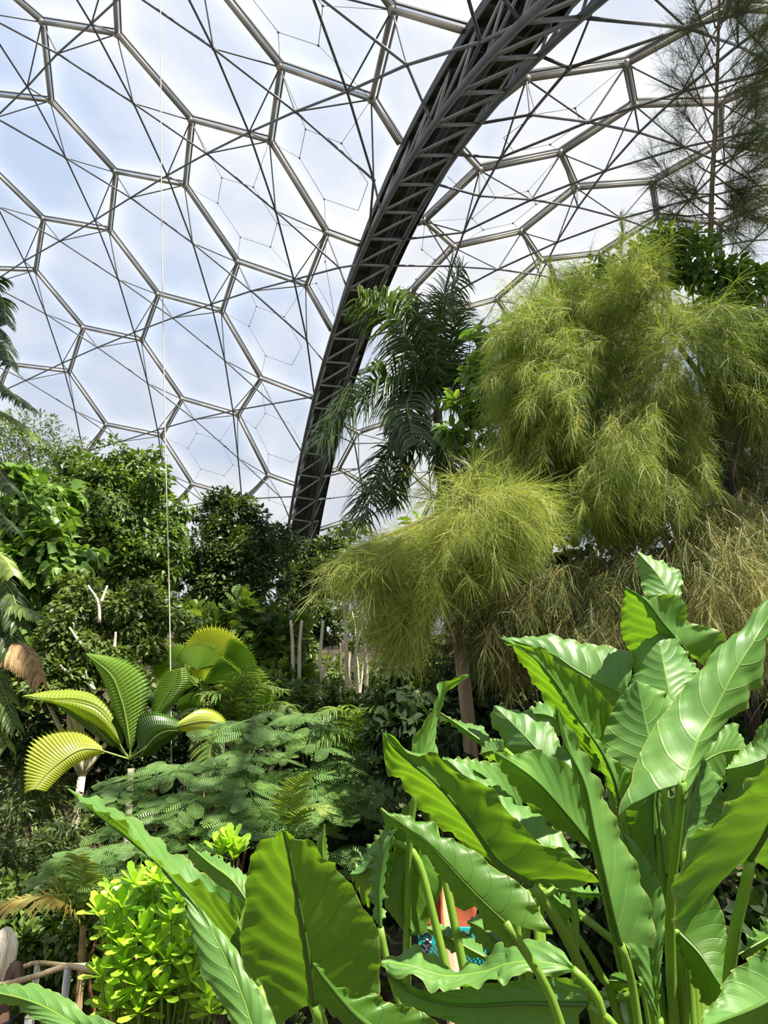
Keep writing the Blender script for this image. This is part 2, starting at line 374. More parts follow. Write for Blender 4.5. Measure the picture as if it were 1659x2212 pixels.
# ---- the arch between them
arch = empty('steel_arch', wpt(ap(2.6, 1.1, 1)), 'dark curved steel truss arch standing where the two domes meet', 'arch')
ts = np.arange(T0, T1, DT); tf = np.linspace(T0, T1, 160)
def strip(mb, uv4, tt):
    Vv = np.array([[wpt(ap(t, u, v)) for (u, v) in uv4] for t in tt]); m_, k = Vv.shape[:2]
    q = [(i * k + j, i * k + (j + 1) % k, (i + 1) * k + (j + 1) % k, (i + 1) * k + j) for i in range(m_ - 1) for j in range(k)]
    mb.add(Vv.reshape(-1, 3), [q])
for u0, u1 in ((0, 1.02), (1.36, 2.36)):
    mb = MB(); strip(mb, [(u0, -.1), (u1, -.1), (u1, -.02), (u0, -.02)], tf); mb.build('gutter_plate', M['arch'], arch, smooth=False)
    mb = MB(); strip(mb, [(u0, -.1), (u0 + .05, -.1), (u0 + .05, .28), (u0, .28)], tf); strip(mb, [(u1 - .05, -.1), (u1, -.1), (u1, .28), (u1 - .05, .28)], tf); mb.build('gutter_lip', M['clamp'], arch, smooth=False)
    for t in ts[:-1]:
        for d_ in (0, DT / 2):
            mb = MB(); a, b = wpt(ap(t + d_, u0, .1)), wpt(ap(t + d_, u1, .1)); o_ = nrm(wpt(ap(t + d_, u0, 0)) - wpt(ap(t + d_, u0, 1))); s_ = nrm(np.cross(b - a, o_)); mb.box((a + b) / 2, (b - a) * .5, s_ * .03, o_ * .14)
            mb.build('gutter_rib', M['arch'], arch, smooth=False)
mb = MB(); mb.tube([wpt(ap(t, 1.18, .35)) for t in tf], .17, 8); mb.build('service_duct', M['clamp'], arch)
mb = MB(); mb.tube([wpt(ap(t, .95, .75)) for t in tf], .035, 5); mb.tube([wpt(ap(t, 1.35, .8)) for t in tf], .03, 5); mb.build('cable', M['clamp'], arch)
for uv_ in (CA, CB): mb = MB(); mb.tube([wpt(ap(t, *uv_)) for t in tf], .115, 10); mb.build('chord_tube', M['strut'], arch)
mb = MB(); strip(mb, [(.95, -.3), (1.45, -.3), (1.45, -.24), (.95, -.24)], tf); mb.build('gutter_floor', M['clamp'], arch, smooth=False)
segs = []
for n_, t in enumerate(ts[:-1]):
    segs.append((ap(t, *CA), ap(t + .026, *CB), .062)); segs.append((ap(t + DT, *CA), ap(t + .026, *CB), .06))
    a = (n_ % 2 == 0)
    segs.append((ap(t, *CA), ap(t + DT / 2, .2, .2), .05)); segs.append((ap(t, *CA), ap(t - DT / 2, .2, .2), .05))
    segs.append((ap(t + .026, *CB), ap(t + DT, 2.1, .2), .05)); segs.append((ap(t + .026, *CB), ap(t, 2.1, .2), .05))
segs.sort(key=lambda s_: np.linalg.norm(s_[0])); rest = MB()
for n_, (A, B, r_) in enumerate(segs):
    if n_ < 98: mb = MB(); mb.tube([wpt(A), wpt(B)], r_, 7); mb.build('brace', M['brace'], arch)
    else: rest.tube([wpt(A), wpt(B)], r_, 6, cap=False)
rest.build('brace', M['brace'], arch, kind='stuff')
# ================================================================ GROUND
gx = np.linspace(-46, 50, 110); gy = np.concatenate([np.linspace(-4, 12, 50), np.linspace(12.5, 78, 70)])
X_, Y_ = np.meshgrid(gx, gy); Z_ = tz(X_, Y_); mb = MB(); nx_ = len(gx)
mb.add(np.stack([X_.ravel(), Y_.ravel(), Z_.ravel()], 1), [[(j * nx_ + i, j * nx_ + i + 1, (j + 1) * nx_ + i + 1, (j + 1) * nx_ + i) for j in range(len(gy) - 1) for i in range(nx_ - 1)]])
mb.build('floor', M['soil'], None, kind='structure')
# ================================================================ LEAVES AND CROWNS
LEAF = (np.array([(0,0,0),(.35,-.26,.05),(.38,0,0),(.35,.26,.05),(.72,-.17,.0),(.74,0,-.05),(.72,.17,.0),(1,0,-.16)]), [[(1,4,5,2),(2,5,6,3)], [(0,1,2),(0,2,3),(4,7,5),(5,7,6)]])
LEAFS = (np.array([(0,0,0),(.5,-.25,.06),(1,0,-.1),(.5,.25,.06),(.5,0,0)]), [[(0,1,2,4),(0,4,2,3)]])
NARROW = (np.array([(0,0,0),(.45,-.11,.03),(1,0,-.12),(.45,.11,.03),(.5,0,0)]), [[(0,1,2,4),(0,4,2,3)]])
HEART = (np.array([(0,0,0),(-.10,-.26,.0),(.25,-.44,.04),(.62,-.3,.02),(1,0,-.14),(.62,.3,.02),(.25,.44,.04),(-.10,.26,0),(.3,0,-.03)]), [[(0,1,2,8),(8,2,3,4),(8,4,5,6),(0,8,6,7)]])
SPAT = (np.array([(0,-.03,0),(0,.03,0),(.45,-.12,.03),(.45,.12,.03),(.8,-.2,.03),(.8,.2,.03),(1,-.1,0),(1,.1,0),(.45,0,-.01),(.8,0,-.01)]), [[(2,4,9,8),(8,9,5,3),(4,6,7,9),(0,2,8,1)], [(9,7,5),(1,8,3)]])
def comb(n, w0=.5, gap=.2, droop=-.12, taper=True):
    """a feather: rachis with n pairs of narrow leaflets"""
    V = []; q = []; t = []
    V += [(0,-.008,0),(0,.008,0),(1,0,droop)]; t.append((0, 2, 1))
    for i in range(n):
        x = .08 + .9 * i / n; l = w0 * math.sin(math.pi * (.12 + .8 * (i + .5) / n)) if taper else w0; d = .9 / n * (1 - gap)
        for s_ in (-1, 1):
            b = len(V); z = droop * x * x; V += [(x, 0, z), (x + d, 0, z), (x + d * .8 + l * .25, s_ * l, z - l * .12), (x + l * .25, s_ * l, z - l * .12)]; q.append((b, b + 1, b + 2, b + 3))
    return np.array(V), [q, t]
PINNA = comb(14, .21, .34)
PIN5 = comb(5, .3, .05)
def frames(dirs, ups):
    X = nrm(dirs); Y = nrm(np.cross(ups, X)); Z = np.cross(X, Y); return X, Y, Z
def rdir(n): return nrm(rng.normal(size=(n, 3)))
def crown(name, mat, clumps, n, size, tmpl=LEAFS, parent=None, droop=.5, tonevar=.35, shell=.45, kind=None, label=None, flat=.5):
    """clumps: (px, py, Y, radius_px[, squash]) ellipsoids in the world"""
    cl2 = []
    for c in clumps:
        cl2.append(tuple(c))
        for k_ in range(4):
            a_ = rng.random() * 6.283; f_ = .3 + .22 * rng.random(); q_ = c[4] if len(c) > 4 else .85
            cl2.append((c[0] + math.cos(a_) * c[3] * .95, c[1] - math.sin(a_) * c[3] * .95 * q_, c[2] + rng.normal() * .2 * c[3] * c[2] / F, c[3] * f_))
    clumps = cl2
    mb = MB(); area = np.array([c[3] ** 2 * (c[2] / 15) ** 0 for c in clumps], float); cnt = (area / area.sum() * n).astype(int) + 1
    for c, k in zip(clumps, cnt):
        cen = W(c[0], c[1], c[2]); r = c[3] * c[2] / F; sq = c[4] if len(c) > 4 else .85
        d = rdir(k); nsub = max(6, int(10 * (r / 1.0) ** .5)); sub = rdir(nsub)                      # lumpy surface: sub-clumps
        idx = rng.integers(0, nsub, k); rad = (shell + (1 - shell) * rng.random(k) ** .5)
        p = sub[idx] * .62 + d * .5 * rad[:, None]; p = p * np.array([1, 1, sq]) * r
        out = nrm(p); dirv = nrm(out * .6 + d * .5 + np.array([0, 0, -droop]) + rng.normal(size=(k, 3)) * .3)
        up = nrm(out * (1 - flat) + np.array([.1, -.1, 1.]) * flat + rng.normal(size=(k, 3)) * .35)
        X, Y, Z = frames(dirv, up); ton = np.clip(.5 + rng.normal(size=k) * tonevar * .5 + (rng.random(nsub)[idx] - .5) * tonevar, 0, 1)
        mb.inst(*tmpl, cen + p, X, Y, Z, size * (.65 + .7 * rng.random(k)), tone=ton)
    return mb.build(name, mat, parent, smooth=False, kind=kind, label=label)
def branchy(mb, base, tips, r0, bend=.25, n=6):
    base = np.asarray(base, float)
    for t in tips:
        t = np.asarray(t, float); m = base * .5 + t * .5 + rng.normal(size=3) * np.linalg.norm(t - base) * bend * .4; m[2] = base[2] * .45 + t[2] * .55
        P = rs([base, m, t], 8); mb.tube(P, np.linspace(r0, r0 * .25, 8), n)
def tree(name, label, cat, mat, clumps, n, size, tmpl=LEAFS, bark='bark', r=.12, group=None, droop=.5, foliage='foliage', trunk_px=None, **k):
    cs = [W(c[0], c[1], c[2]) for c in clumps]; m_ = np.mean(cs, 0)
    bx = m_.copy() if trunk_px is None else W(trunk_px[0], trunk_px[1], trunk_px[2])
    g = np.array([bx[0], bx[1], float(tz(bx[0], bx[1])) - .05]); root = empty(name, g, label, cat, group)
    fork = g * .45 + m_ * .55; fork[2] = g[2] + (m_[2] - g[2]) * .5
    mb = MB(); mb.tube(rs([g, g * .5 + fork * .5 + rng.normal(size=3) * .05 * np.array([1, 1, 0]), fork], 8), np.linspace(r, r * .7, 8), 8); mb.build('trunk', M[bark], root)
    mb = MB(); branchy(mb, fork, cs, r * .6); mb.build('branches', M[bark], root)
    crown(foliage, mat, clumps, n, size, tmpl, root, droop, **k); return root
def shrub(name, label, cat, mat, clumps, n, size, tmpl=LEAFS, group=None, **k):
    cs = [W(c[0], c[1], c[2]) for c in clumps]; m_ = np.mean(cs, 0); g = np.array([m_[0], m_[1], float(tz(m_[0], m_[1])) - .05]); root = empty(name, g, label, cat, group or {'shade_thicket': 'thickets coloured dark to stand in for shade', 'creeper_clump': 'leafy undergrowth on the left'}.get(name))
    mb = MB(); branchy(mb, g, cs, .035); mb.build('stems', M['bark'], root); crown('foliage', mat, clumps, n, size, tmpl, root, **k); return root
G3 = lambda a, b, c: [(0.05, a), (.5, b), (.95, c)]
M['l_mid'] = leafmat('mid_green_leaf', G3((.025,.055,.012),(.085,.15,.025),(.20,.28,.05)), .3, .38)
M['l_dark'] = leafmat('dark_green_leaf', G3((.018,.034,.011),(.05,.085,.02),(.12,.16,.035)), .25, .42)
M['l_brt'] = leafmat('bright_green_leaf', G3((.04,.09,.018),(.10,.19,.033),(.20,.32,.06)), .4, .4)
M['l_lime'] = leafmat('lime_waxy_leaf', G3((.10,.24,.02),(.26,.46,.035),(.45,.62,.07)), .35, .33)
M['l_olive'] = leafmat('olive_leaf', G3((.03,.055,.012),(.09,.14,.026),(.19,.24,.05)), .35, .45)
M['l_vine'] = leafmat('broad_vine_leaf', G3((.05,.11,.022),(.13,.23,.045),(.25,.36,.08)), .35, .36)
M['l_fern'] = leafmat('feather_leaf', G3((.07,.14,.04),(.14,.25,.07),(.24,.38,.10)), .3, .42)
M['l_dry'] = leafmat('dry_brown_leaf', G3((.10,.055,.02),(.30,.19,.08),(.55,.40,.20)), .3, .6)
M['l_shade'] = leafmat('shade_coloured_leaf', G3((.008,.018,.006),(.018,.038,.010),(.045,.08,.02)), .25, .65, .2)  # near-black leaf, the shade between plants put into its colour
# leafy ground cover on the slopes
n = 26000; yy = 8.5 + 45 * rng.random(n) ** 1.5; xx = (rng.random(n) - .5) * (yy * 1.35 + 5); zz = tz(xx, yy); mb = MB(); X, Y, Z = frames(nrm(np.stack([rng.normal(size=n), rng.normal(size=n), .4 + .3 * rng.random(n)], 1)), np.array([[0, 0, 1.]]) + rng.normal(size=(n, 3)) * .4)
mb.inst(*LEAFS, np.stack([xx, yy, zz + .35 * rng.random(n) * (yy / 14)], 1), X, Y, Z, .1 + .012 * yy); mb.build('undergrowth', M['l_olive'], None, smooth=False, kind='stuff', label='low leafy undergrowth covering the ground between the trees and shrubs', cat='undergrowth')
# ---- trees on the left and across the back
tree('climber_tree', 'tall tree at the left smothered in broad heart-shaped climber leaves', 'tree', M['l_vine'], [(40,1120,15.5,105),(110,1220,15,90),(20,1270,15,90),(60,1370,15,70),(95,1080,16.5,75)], 4200, .27, HEART, r=.2, trunk_px=(40,1300,16), droop=.9, flat=.1)
tree('glossy_leaved_tree', 'rounded tree with dense glossy dark green leaves behind the hanging cord', 'tree', M['l_mid'], [(225,1010,21,72),(300,1020,21,62),(170,1080,20,85),(270,1100,20,90),(350,1110,21,52),(340,1180,20,60),(210,1200,19.5,90),(290,1225,19.5,70)], 15000, .21, LEAFS, r=.2, droop=.7)
tree('feathery_tree', 'fine-leaved feathery tree top at the upper left above the climber', 'tree', M['l_mid'], [(60,940,24,70),(130,955,24,50),(10,960,24,60),(85,1010,23,70)], 5200, .17, NARROW, r=.14, droop=.1)
tree('dark_tree', 'dark small-leaved tree in the middle, left of the steel arch foot', 'tree', M['l_dark'], [(490,1125,30,64),(540,1170,30,62),(440,1190,29,66),(500,1230,29,80),(575,1230,30,58),(430,1270,29,55),(540,1290,29,66),(600,1160,31,30),(455,1105,30,38)], 17000, .235, LEAFS, r=.22, droop=.4, shell=.3, bark='darkbark')
tree('dark_tree', 'dark tree standing directly in front of the foot of the steel arch', 'tree', M['l_dark'], [(650,1195,38,42),(700,1200,38,34),(640,1255,36,46),(690,1270,36,46),(640,1310,35,36)], 7000, .26, LEAFS, r=.16, droop=.4, bark='darkbark')
tree('wispy_tree', 'thin wispy tree top between the arch foot and the drooping palm frond', 'tree', M['l_olive'], [(735,1165,32,30,.6),(760,1140,32,20,.5),(720,1200,32,34)], 900, .26, LEAFS, r=.06, droop=.2)
tree('leafy_tree', 'leafy tree with upright bleached white branches below the glossy tree', 'tree', M['l_olive'], [(190,1320,14,75),(270,1330,14,70),(130,1400,13.5,70),(230,1400,13.5,65),(330,1320,14.5,55),(60,1440,13.5,65),(310,1400,14,40),(120,1480,13,60)], 13000, .135, LEAFS, r=.1, bark='palebark', droop=.6)
for i_, (x, y, pts) in enumerate([(215,1300,[(190,1265),(212,1300),(215,1345)]),(230,1265,[(232,1265),(218,1302)]),(150,1360,[(150,1355),(170,1385),(190,1405)]),(247,1365,[(250,1365),(247,1400)]),(135,1440,[(122,1425),(140,1448),(170,1452)]),(185,1460,[(185,1445),(187,1470),(205,1490)])]):
    mb = MB(); mb.tube(rs([W(a, b, 13.0) for a, b in pts], 8), np.linspace(.018, .032, 8), 6); mb.build('dead_branch', M['palebark'], None, label=['bleached bare branch rising highest among the olive leaves','short bleached twig meeting the tallest bare branch','bleached branch slanting down to the right among the leaves','short upright bleached stub right of the slanting branch','curved pale branch nearest the left palm fronds','pale crooked branch just above the pleated palm leaf'][i_], cat='branch', group='bleached bare branches among the trees on the left')
tree('compound_leaved_tree', 'green compound-leaved tree right of the fan palm in the middle', 'tree', M['l_mid'], [(440,1350,20,45),(520,1350,20,50),(590,1380,20,60),(540,1420,20,50),(630,1450,19.5,42),(600,1480,19,50),(480,1480,20,50)], 2600, .36, PIN5, r=.1, droop=.3)
tree('slender_tree', 'slender tree with dark crown and twin pale stems before the white dome base', 'tree', M['l_dark'], [(700,1350,26,30),(675,1345,26,22),(715,1372,26,20),(690,1325,26,24)], 1300, .24, LEAFS, r=.07, bark='palebark', trunk_px=(693,1470,26))
tree('slender_tree', 'slender pale tree with thin yellowish leaves, just right of the white dome base', 'tree', M['l_olive'], [(742,1310,25,26),(755,1350,25,24),(745,1275,25,18)], 420, .2, LEAFS, r=.085, bark='palebark', trunk_px=(752,1520,25))
tree('slender_tree', 'slender crooked pale tree beside the drooping needle branches', 'tree', M['l_olive'], [(790,1345,24,28),(765,1380,24,20),(805,1370,24,18)], 420, .2, LEAFS, r=.08, bark='palebark', trunk_px=(760,1545,24))
tree('slender_tree', 'slender pale stems rising behind the fern shrub, left of the dome base', 'tree', M['l_mid'], [(635,1360,24,40),(650,1395,24,26)], 800, .24, LEAFS, r=.06, bark='palebark', trunk_px=(640,1500,24))
# thin stems seen in front of the bank
for i_, (pts, lab) in enumerate([([(742,1290),(748,1395),(750,1480),(757,1540),(762,1575)],'straight white tree stem, tallest in the clearing'),([(778,1310),(770,1395),(766,1450),(772,1475),(762,1550)],'crooked white tree stem leaning against the straight one'),([(775,1300),(783,1370),(791,1430),(792,1470),(789,1520)],'thin pale stem nearest the drooping needle branches'),([(698,1340),(693,1395),(691,1440),(697,1455),(693,1475)],'short forked pale stem below the dark slender crown'),([(652,1340),(647,1395),(646,1500)],'thin grey stem left of the white dome base'),([(628,1340),(632,1400),(632,1500)],'thinnest grey stem left of the white dome base')]):
    mb = MB(); mb.tube(rs([W(a, b, 18.5) for a, b in pts], 12), np.linspace(.035, .055, 12), 7); mb.build('tree_stem', M['palebark'], None, label=lab, cat='tree stem', group='thin pale stems in the clearing')
shrub('bank_shrub', 'low brownish green shrubs on the far bank against the white dome base', 'shrub', M['l_olive'], [(700,1450,34,60,.5),(780,1462,34,50,.5),(860,1460,34,55,.6),(640,1465,34,45,.6),(930,1430,34,70),(1000,1390,33,80)], 5500, .3, LEAFS)
shrub('hedge_shrub', 'dense mid-green undergrowth behind the fern shrub, under the white stems', 'shrub', M['l_mid'], [(620,1530,16,55),(700,1530,16,60),(770,1560,16,55),(680,1590,15,55),(580,1500,17,50),(840,1540,16,60)], 5200, .17, LEAFS)
shrub('creeper_clump', 'dark leafy undergrowth at the left edge below the pleated palm', 'shrub', M['l_dark'], [(40,1700,13,95),(60,1810,12,85),(130,1850,11.5,75),(20,1900,11,75),(200,1790,13,65)], 7500, .13, NARROW)
shrub('creeper_clump', 'leafy undergrowth behind the small yellow palm and the rope rail', 'shrub', M['l_mid'], [(40,1970,10.5,70),(110,2040,10,70),(200,1970,10.5,70),(60,2080,10,60),(250,1900,11,60),(180,2060,9.6,60)], 4500, .14, LEAF)
shrub('shade_thicket', 'shade-coloured thicket between the pleated palm and the tree on its left', 'shrub', M['l_shade'], [(60,1560,15,110),(170,1600,15,90),(330,1560,15.5,90),(240,1680,15,90),(400,1660,15,90),(330,1780,13.5,80),(420,1830,12.5,80)], 6500, .2, LEAFS)
shrub('shade_thicket', 'shade-coloured thicket under the fern shrub behind the foreground leaves', 'shrub', M['l_shade'], [(520,1800,12.5,90),(640,1780,13,90),(760,1760,13,90),(820,1650,14,80),(700,1660,14.5,80),(600,1650,14.5,80),(740,1900,11,100),(860,1800,11,80)], 6500, .2, LEAFS)
shrub('shade_thicket', 'shade-coloured broad-leaved thicket behind the leaning wooden pole', 'shrub', M['l_shade'], [(900,1500,10,75),(970,1560,9.5,70),(910,1620,9,80),(1060,1620,9.5,80),(1120,1500,10,100),(1150,1200,12,90),(1060,1280,12,80),(1000,1440,11,60),(1000,1700,8,100),(1200,1640,9,100)], 6500, .17, LEAF)
shrub('shade_thicket', 'shade-coloured thicket at the right edge behind the large leaves', 'shrub', M['l_shade'], [(1300,1550,9,130),(1450,1500,9,120),(1600,1500,8.5,130),(1640,1350,10,120),(1500,1250,9.5,110),(1350,1230,9.5,110),(1620,1000,12,110),(1500,1050,13,110),(1650,1650,7,120)], 6500, .18, LEAF)
shrub('shade_thicket', 'shade-coloured leaf mass low in the bed behind the petioles of the large plant', 'shrub', M['l_shade'], [(1150,1950,5,150),(1350,1900,5.2,160),(1550,1950,5,170),(950,1850,5.6,90),(1250,2080,4.6,150),(1450,2100,4.6,150)], 3500, .14, LEAF)
shrub('slope_shrub', 'dark shrubs on the slope beyond the right edge needle tree', 'shrub', M['l_mid'], [(1700,1350,18,120),(1850,1300,18,140),(2050,1350,17,150),(1800,1150,24,110),(2100,1200,22,140),(1620,1250,20,80)], 7000, .2, LEAFS)
shrub('bamboo_shrub', 'light green leafy stems glimpsed between the needle curtains', 'shrub', M['l_mid'], [(1510,1010,8.5,50),(1500,1090,8.5,45),(1520,950,8.6,40)], 900, .13, NARROW)
tree('broad_leaved_tree', 'bright broad-leaved tree top rising above the needle curtain', 'tree', M['l_brt'], [(1350,575,8.5,60),(1420,570,8.5,60),(1490,560,8.5,60),(1540,600,8.5,60),(1610,620,8.3,50),(1260,640,8.6,40),(1215,635,8.6,25),(1440,530,8.5,45)], 2100, .14, LEAF, r=.07, droop=.5, trunk_px=(1500,1100,8.8))
tree('leafy_vine_tree', 'green leafy tree with pointed leaves between the palm and the needle curtain', 'tree', M['l_brt'], [(1075,790,11,62),(1050,860,11,55),(1105,735,11,44),(1090,850,10.6,60),(980,935,11,28),(1030,960,11,40),(1150,800,11,50),(1180,1155,10,26),(900,1125,10.5,12),(1035,720,11,18)], 1500, .21, LEAF, r=.08, droop=.5, trunk_px=(1120,1200,11.3))
# ---- fern-like shrub: fans of feathered pinnae
def fern_leaf(mb, base, d, L_, n=4, tone=.5):
    d = nrm(d); P = rs([base, base + d * L_ * .5 + np.array([0, 0, .05]), base + d * L_ + np.array([0, 0, -.18 * L_])], 8); mb.tube(P, .006, 4, tone=.1)
    side = nrm(np.cross(d, [0, 0, 1.]))
    for i in range(n):
        t = .25 + .75 * i / (n - 1); p = P[int(t * 7)]
        for s_ in (-1, 1):
            dd = nrm(d * .55 + side * s_ * (.9 - .3 * t) + np.array([0, 0, -.22]) + rng.normal(size=3) * .08); X, Y, Z = frames(dd[None], np.array([[.1 + rng.normal() * .2, -.55 + rng.normal() * .2, 1.]]))
            mb.inst(*PINNA, p[None], X, Y, Z, L_ * (.66 - .15 * abs(t - .5)) * (.8 + .4 * rng.random()), tone=np.array([tone + rng.normal() * .12]))
def fern_shrub(label, spots, g, L_=.75, name='fern_leaved_shrub', group=None):
    root = empty(name, (g[0], g[1], float(tz(g[0], g[1]))), label, 'shrub', group); b = origin(root)
    st = MB(); branchy(st, b, [W(*s_[:3]) for s_ in spots], .03); st.build('stems', M['redbark'], root)
    for s_ in spots:
        mb = MB(); p = W(*s_[:3]); az = s_[3]
        for k in range(3):
            a = math.radians(az + (k - 1) * 48 + rng.normal() * 8); fern_leaf(mb, p, np.array([math.cos(a), -abs(math.sin(a)) * .8 - .2, .18 + .1 * rng.normal()]), L_ * (.85 + .3 * rng.random()), tone=.5)
        mb.build('leaf_spray', M['l_fern'], root, smooth=False)
fern_shrub('spreading fern-leaved shrub with tiered blue-green sprays, middle left', [(330,1695,10.6,200),(400,1668,10.8,230),(470,1655,10.8,270),(380,1740,10.3,220),(450,1730,10.3,260),(520,1700,10.4,290),(560,1640,10.8,270),(340,1780,10.2,190),(430,1790,10.0,250),(500,1775,10.0,280),(310,1725,10.5,170),(540,1750,10.1,300),(400,1830,9.9,240)], (W(430,1850,10.6)), .60)
fern_shrub('tall fern-leaved shrub with broad feathered sprays facing the path, centre', [(610,1600,11.5,250),(570,1580,11.6,210),(650,1590,11.5,300),(600,1680,11.2,260),(660,1700,11,290),(690,1760,10.8,280),(620,1790,10.8,260),(740,1640,11.6,320),(560,1690,11.2,230),(700,1850,10.4,280),(640,1550,11.8,280),(760,1700,11.2,300)], (W(640,1850,11.5)), .74)
fern_shrub('low fern-leaved shrub behind the rope rail and the lime bush', [(240,1850,9.6,220),(270,1890,9.3,270),(215,1870,9.5,190),(290,1840,9.6,300)], (W(260,1950,9.6)), .55)
# ================================================================ NEEDLE TREES (drooping casuarina)
M['needle'] = leafmat('casuarina_needles', G3((.07,.10,.022),(.23,.31,.05),(.46,.48,.12)), .4, .5, tcol=(1.3, 1.4, .7))
M['needle_d'] = leafmat('casuarina_needles_grey', G3((.06,.075,.022),(.16,.19,.05),(.30,.30,.11)), .35, .5, tcol=(1.4, 1.4, .7))
M['needle_t'] = leafmat('casuarina_needles_tall', G3((.04,.06,.022),(.09,.13,.035),(.20,.24,.06)), .35, .5, tcol=(1.4, 1.4, .7))
M['needle_b'] = leafmat('casuarina_needles_tips', G3((.12,.12,.04),(.26,.27,.08),(.42,.38,.13)), .35, .6, tcol=(1.3, 1.3, .8))
M['twig'] = solid('tan_twig', (.30, .20, .09), .8, noise=12, col2=(.46, .34, .16))
def inpoly(px, py, poly):
    poly = np.asarray(poly, float); x0, y0 = poly[:, 0], poly[:, 1]; x1, y1 = np.roll(x0, -1), np.roll(y0, -1)
    c = ((y0[None] > py[:, None]) != (y1[None] > py[:, None])) & (px[:, None] < (x1 - x0)[None] * (py[:, None] - y0[None]) / ((y1 - y0)[None] + 1e-9) + x0[None]); return c.sum(1) % 2 == 1
def sample_poly(poly, n):
    poly = np.asarray(poly, float); lo, hi = poly.min(0), poly.max(0); out = []
    while len(out) < n:
        p = lo + (hi - lo) * rng.random((n * 2, 2)); out += list(p[inpoly(p[:, 0], p[:, 1], poly)])
    return np.array(out[:n])
def needles(mb, O, Dn, L_, w, droop, tone):
    """each needle a strip of three segments bending down"""
    n = len(O); side = nrm(np.cross(Dn, rdir(n))); P = [O]; d = Dn.copy(); seg = (L_ / 3)[:, None]
    for k in range(3):
        d = nrm(d + np.array([0, 0, -1.]) * droop); P.append(P[-1] + d * seg)
    ws = [w, w, w * .85, w * .35]; V = np.stack([P[k] + s_ * side * ws[k] for k in range(4) for s_ in (-1, 1)], 1)
    off = np.arange(n)[:, None] * 8; q = np.concatenate([off + np.array([[2 * k, 2 * k + 1, 2 * k + 3, 2 * k + 2]]) for k in range(3)])
    mb.add(V.reshape(-1, 3), [q], np.repeat(tone, 8))
def sprays(mb, tw, roots, dirs, ln, per, nl, w=.0016, droop=.22, ndroop=.28, spread=.95, tone0=.5, tonev=.5, tips=None):
    """sprays: a thin twig with needles leaving it forwards"""
    for r0, d0, l_ in zip(roots, dirs, ln):
        P = [r0]; d = d0.copy()
        for k in range(5): d = nrm(d + np.array([0, 0, -droop]) * .5 + rng.normal(size=3) * .07); P.append(P[-1] + d * l_ / 5)
        P = np.array(P); tw.tube(P, np.linspace(.0035, .0015, 6), 3, cap=False)
        t = rng.random(per) * 4.99; i = t.astype(int); O = P[i] + (P[i + 1] - P[i]) * (t - i)[:, None]; T = nrm(P[i + 1] - P[i])
        dd = nrm(T * .85 + rdir(per) * spread + np.array([0, 0, -.12]))
        tone = np.clip(tone0 + rng.normal() * .16 * tonev * 2 + rng.normal(size=per) * .13, 0, 1)
        needles(mb, O, dd, nl * (.6 + .8 * rng.random(per)), w, ndroop * (.6 + .8 * rng.random()), tone)
def lump(p, k=1.0): return np.sin(p[:, 0] / 62 * k + 1.3) * np.sin(p[:, 1] / 71 * k + .4) + .6 * np.sin(p[:, 0] / 31 + p[:, 1] / 43 * k + 2)
def curtain(name, root, poly, n, Y0, Yv, dirf, l_, per, nl, mat, jit=.25, **k):
    p = sample_poly(poly, n); Yd = Y0 + Yv * .5 * lump(p) + rng.normal(size=n) * jit; roots = np.array([W(a, b, c) for (a, b), c in zip(p, Yd)])
    d2 = np.array([dirf(a, b) for a, b in p]); dirs = nrm(np.stack([d2[:, 0], -.35 + rng.normal(size=n) * .35, -d2[:, 1]], 1) + rng.normal(size=(n, 3)) * .32)
    mb = MB(); tw = MB(); sprays(mb, tw, roots, dirs, l_ * (.6 + .8 * rng.random(n)), per, nl, **k)
    o_ = mb.build(name, M[mat], root, smooth=False, kind='stuff'); tw.build('twigs', M['twig'], o_); return o_
g = W(1590, 1500, 6.6); cas = empty('needle_tree', (g[0], g[1], float(tz(g[0], g[1]))), 'large weeping needle-leaved tree with yellow-green curtains hanging across the centre right', 'tree', 'needle-leaved trees')
mb = MB(); mb.tube(rs([origin(cas), W(1600, 1300, 6.7), W(1580, 1060, 6.8), W(1555, 950, 6.9), W(1530, 800, 6.9), W(1450, 680, 6.9), W(1390, 600, 6.9)], 30), np.linspace(.10, .02, 30), 9); mb.build('trunk', M['darkbark'], cas)
boughs = [[(1575,1050),(1600,930),(1640,860),(1700,820)],[(1555,950),(1450,830),(1330,740),(1230,660),(1190,570)],[(1570,1000),(1430,900),(1290,850),(1150,820),(1100,760)],[(1580,1060),(1400,980),(1220,960),(1090,940)],[(1580,1060),(1380,1020),(1150,1040),(1000,1080),(880,1160),(840,1290),(800,1470)],[(1540,850),(1430,700),(1340,600),(1290,540)],[(1000,1080),(900,1130),(780,1180),(690,1230)],[(1580,1050),(1450,1020),(1340,1100),(1300,1200)],[(1560,950),(1480,900),(1440,1000),(1430,1120)]]
for b in boughs:
    mb = MB(); mb.tube(rs([W(x, y, 6.9 - .4 * i / len(b)) for i, (x, y) in enumerate(b)], 20), np.linspace(.035, .006, 20), 6); mb.build('bough', M['bark'], cas)
def dA(x, y):
    o_ = np.array([x - 1500, y - 760.]); o_ /= np.linalg.norm(o_) + 1; f = np.clip((y - 620) / 380, 0, 1); return nrm(o_ * (1.0 - .8 * f) + np.array([-.35 * (1 - f), -.25 + 1.15 * f]))
polyA = [(1110,740),(1160,660),(1200,650),(1280,600),(1330,640),(1400,570),(1440,600),(1440,680),(1500,700),(1520,780),(1510,880),(1525,960),(1500,1010),(1470,1050),(1400,1110),(1300,1125),(1250,1090),(1180,1060),(1110,1015),(1050,1030),(1010,1010),(1060,960),(1100,860)]
curtain('needle_curtain', cas, polyA, 1900, 6.2, .9, dA, .32, 74, .17, 'needle', w=.00135, tone0=.55)
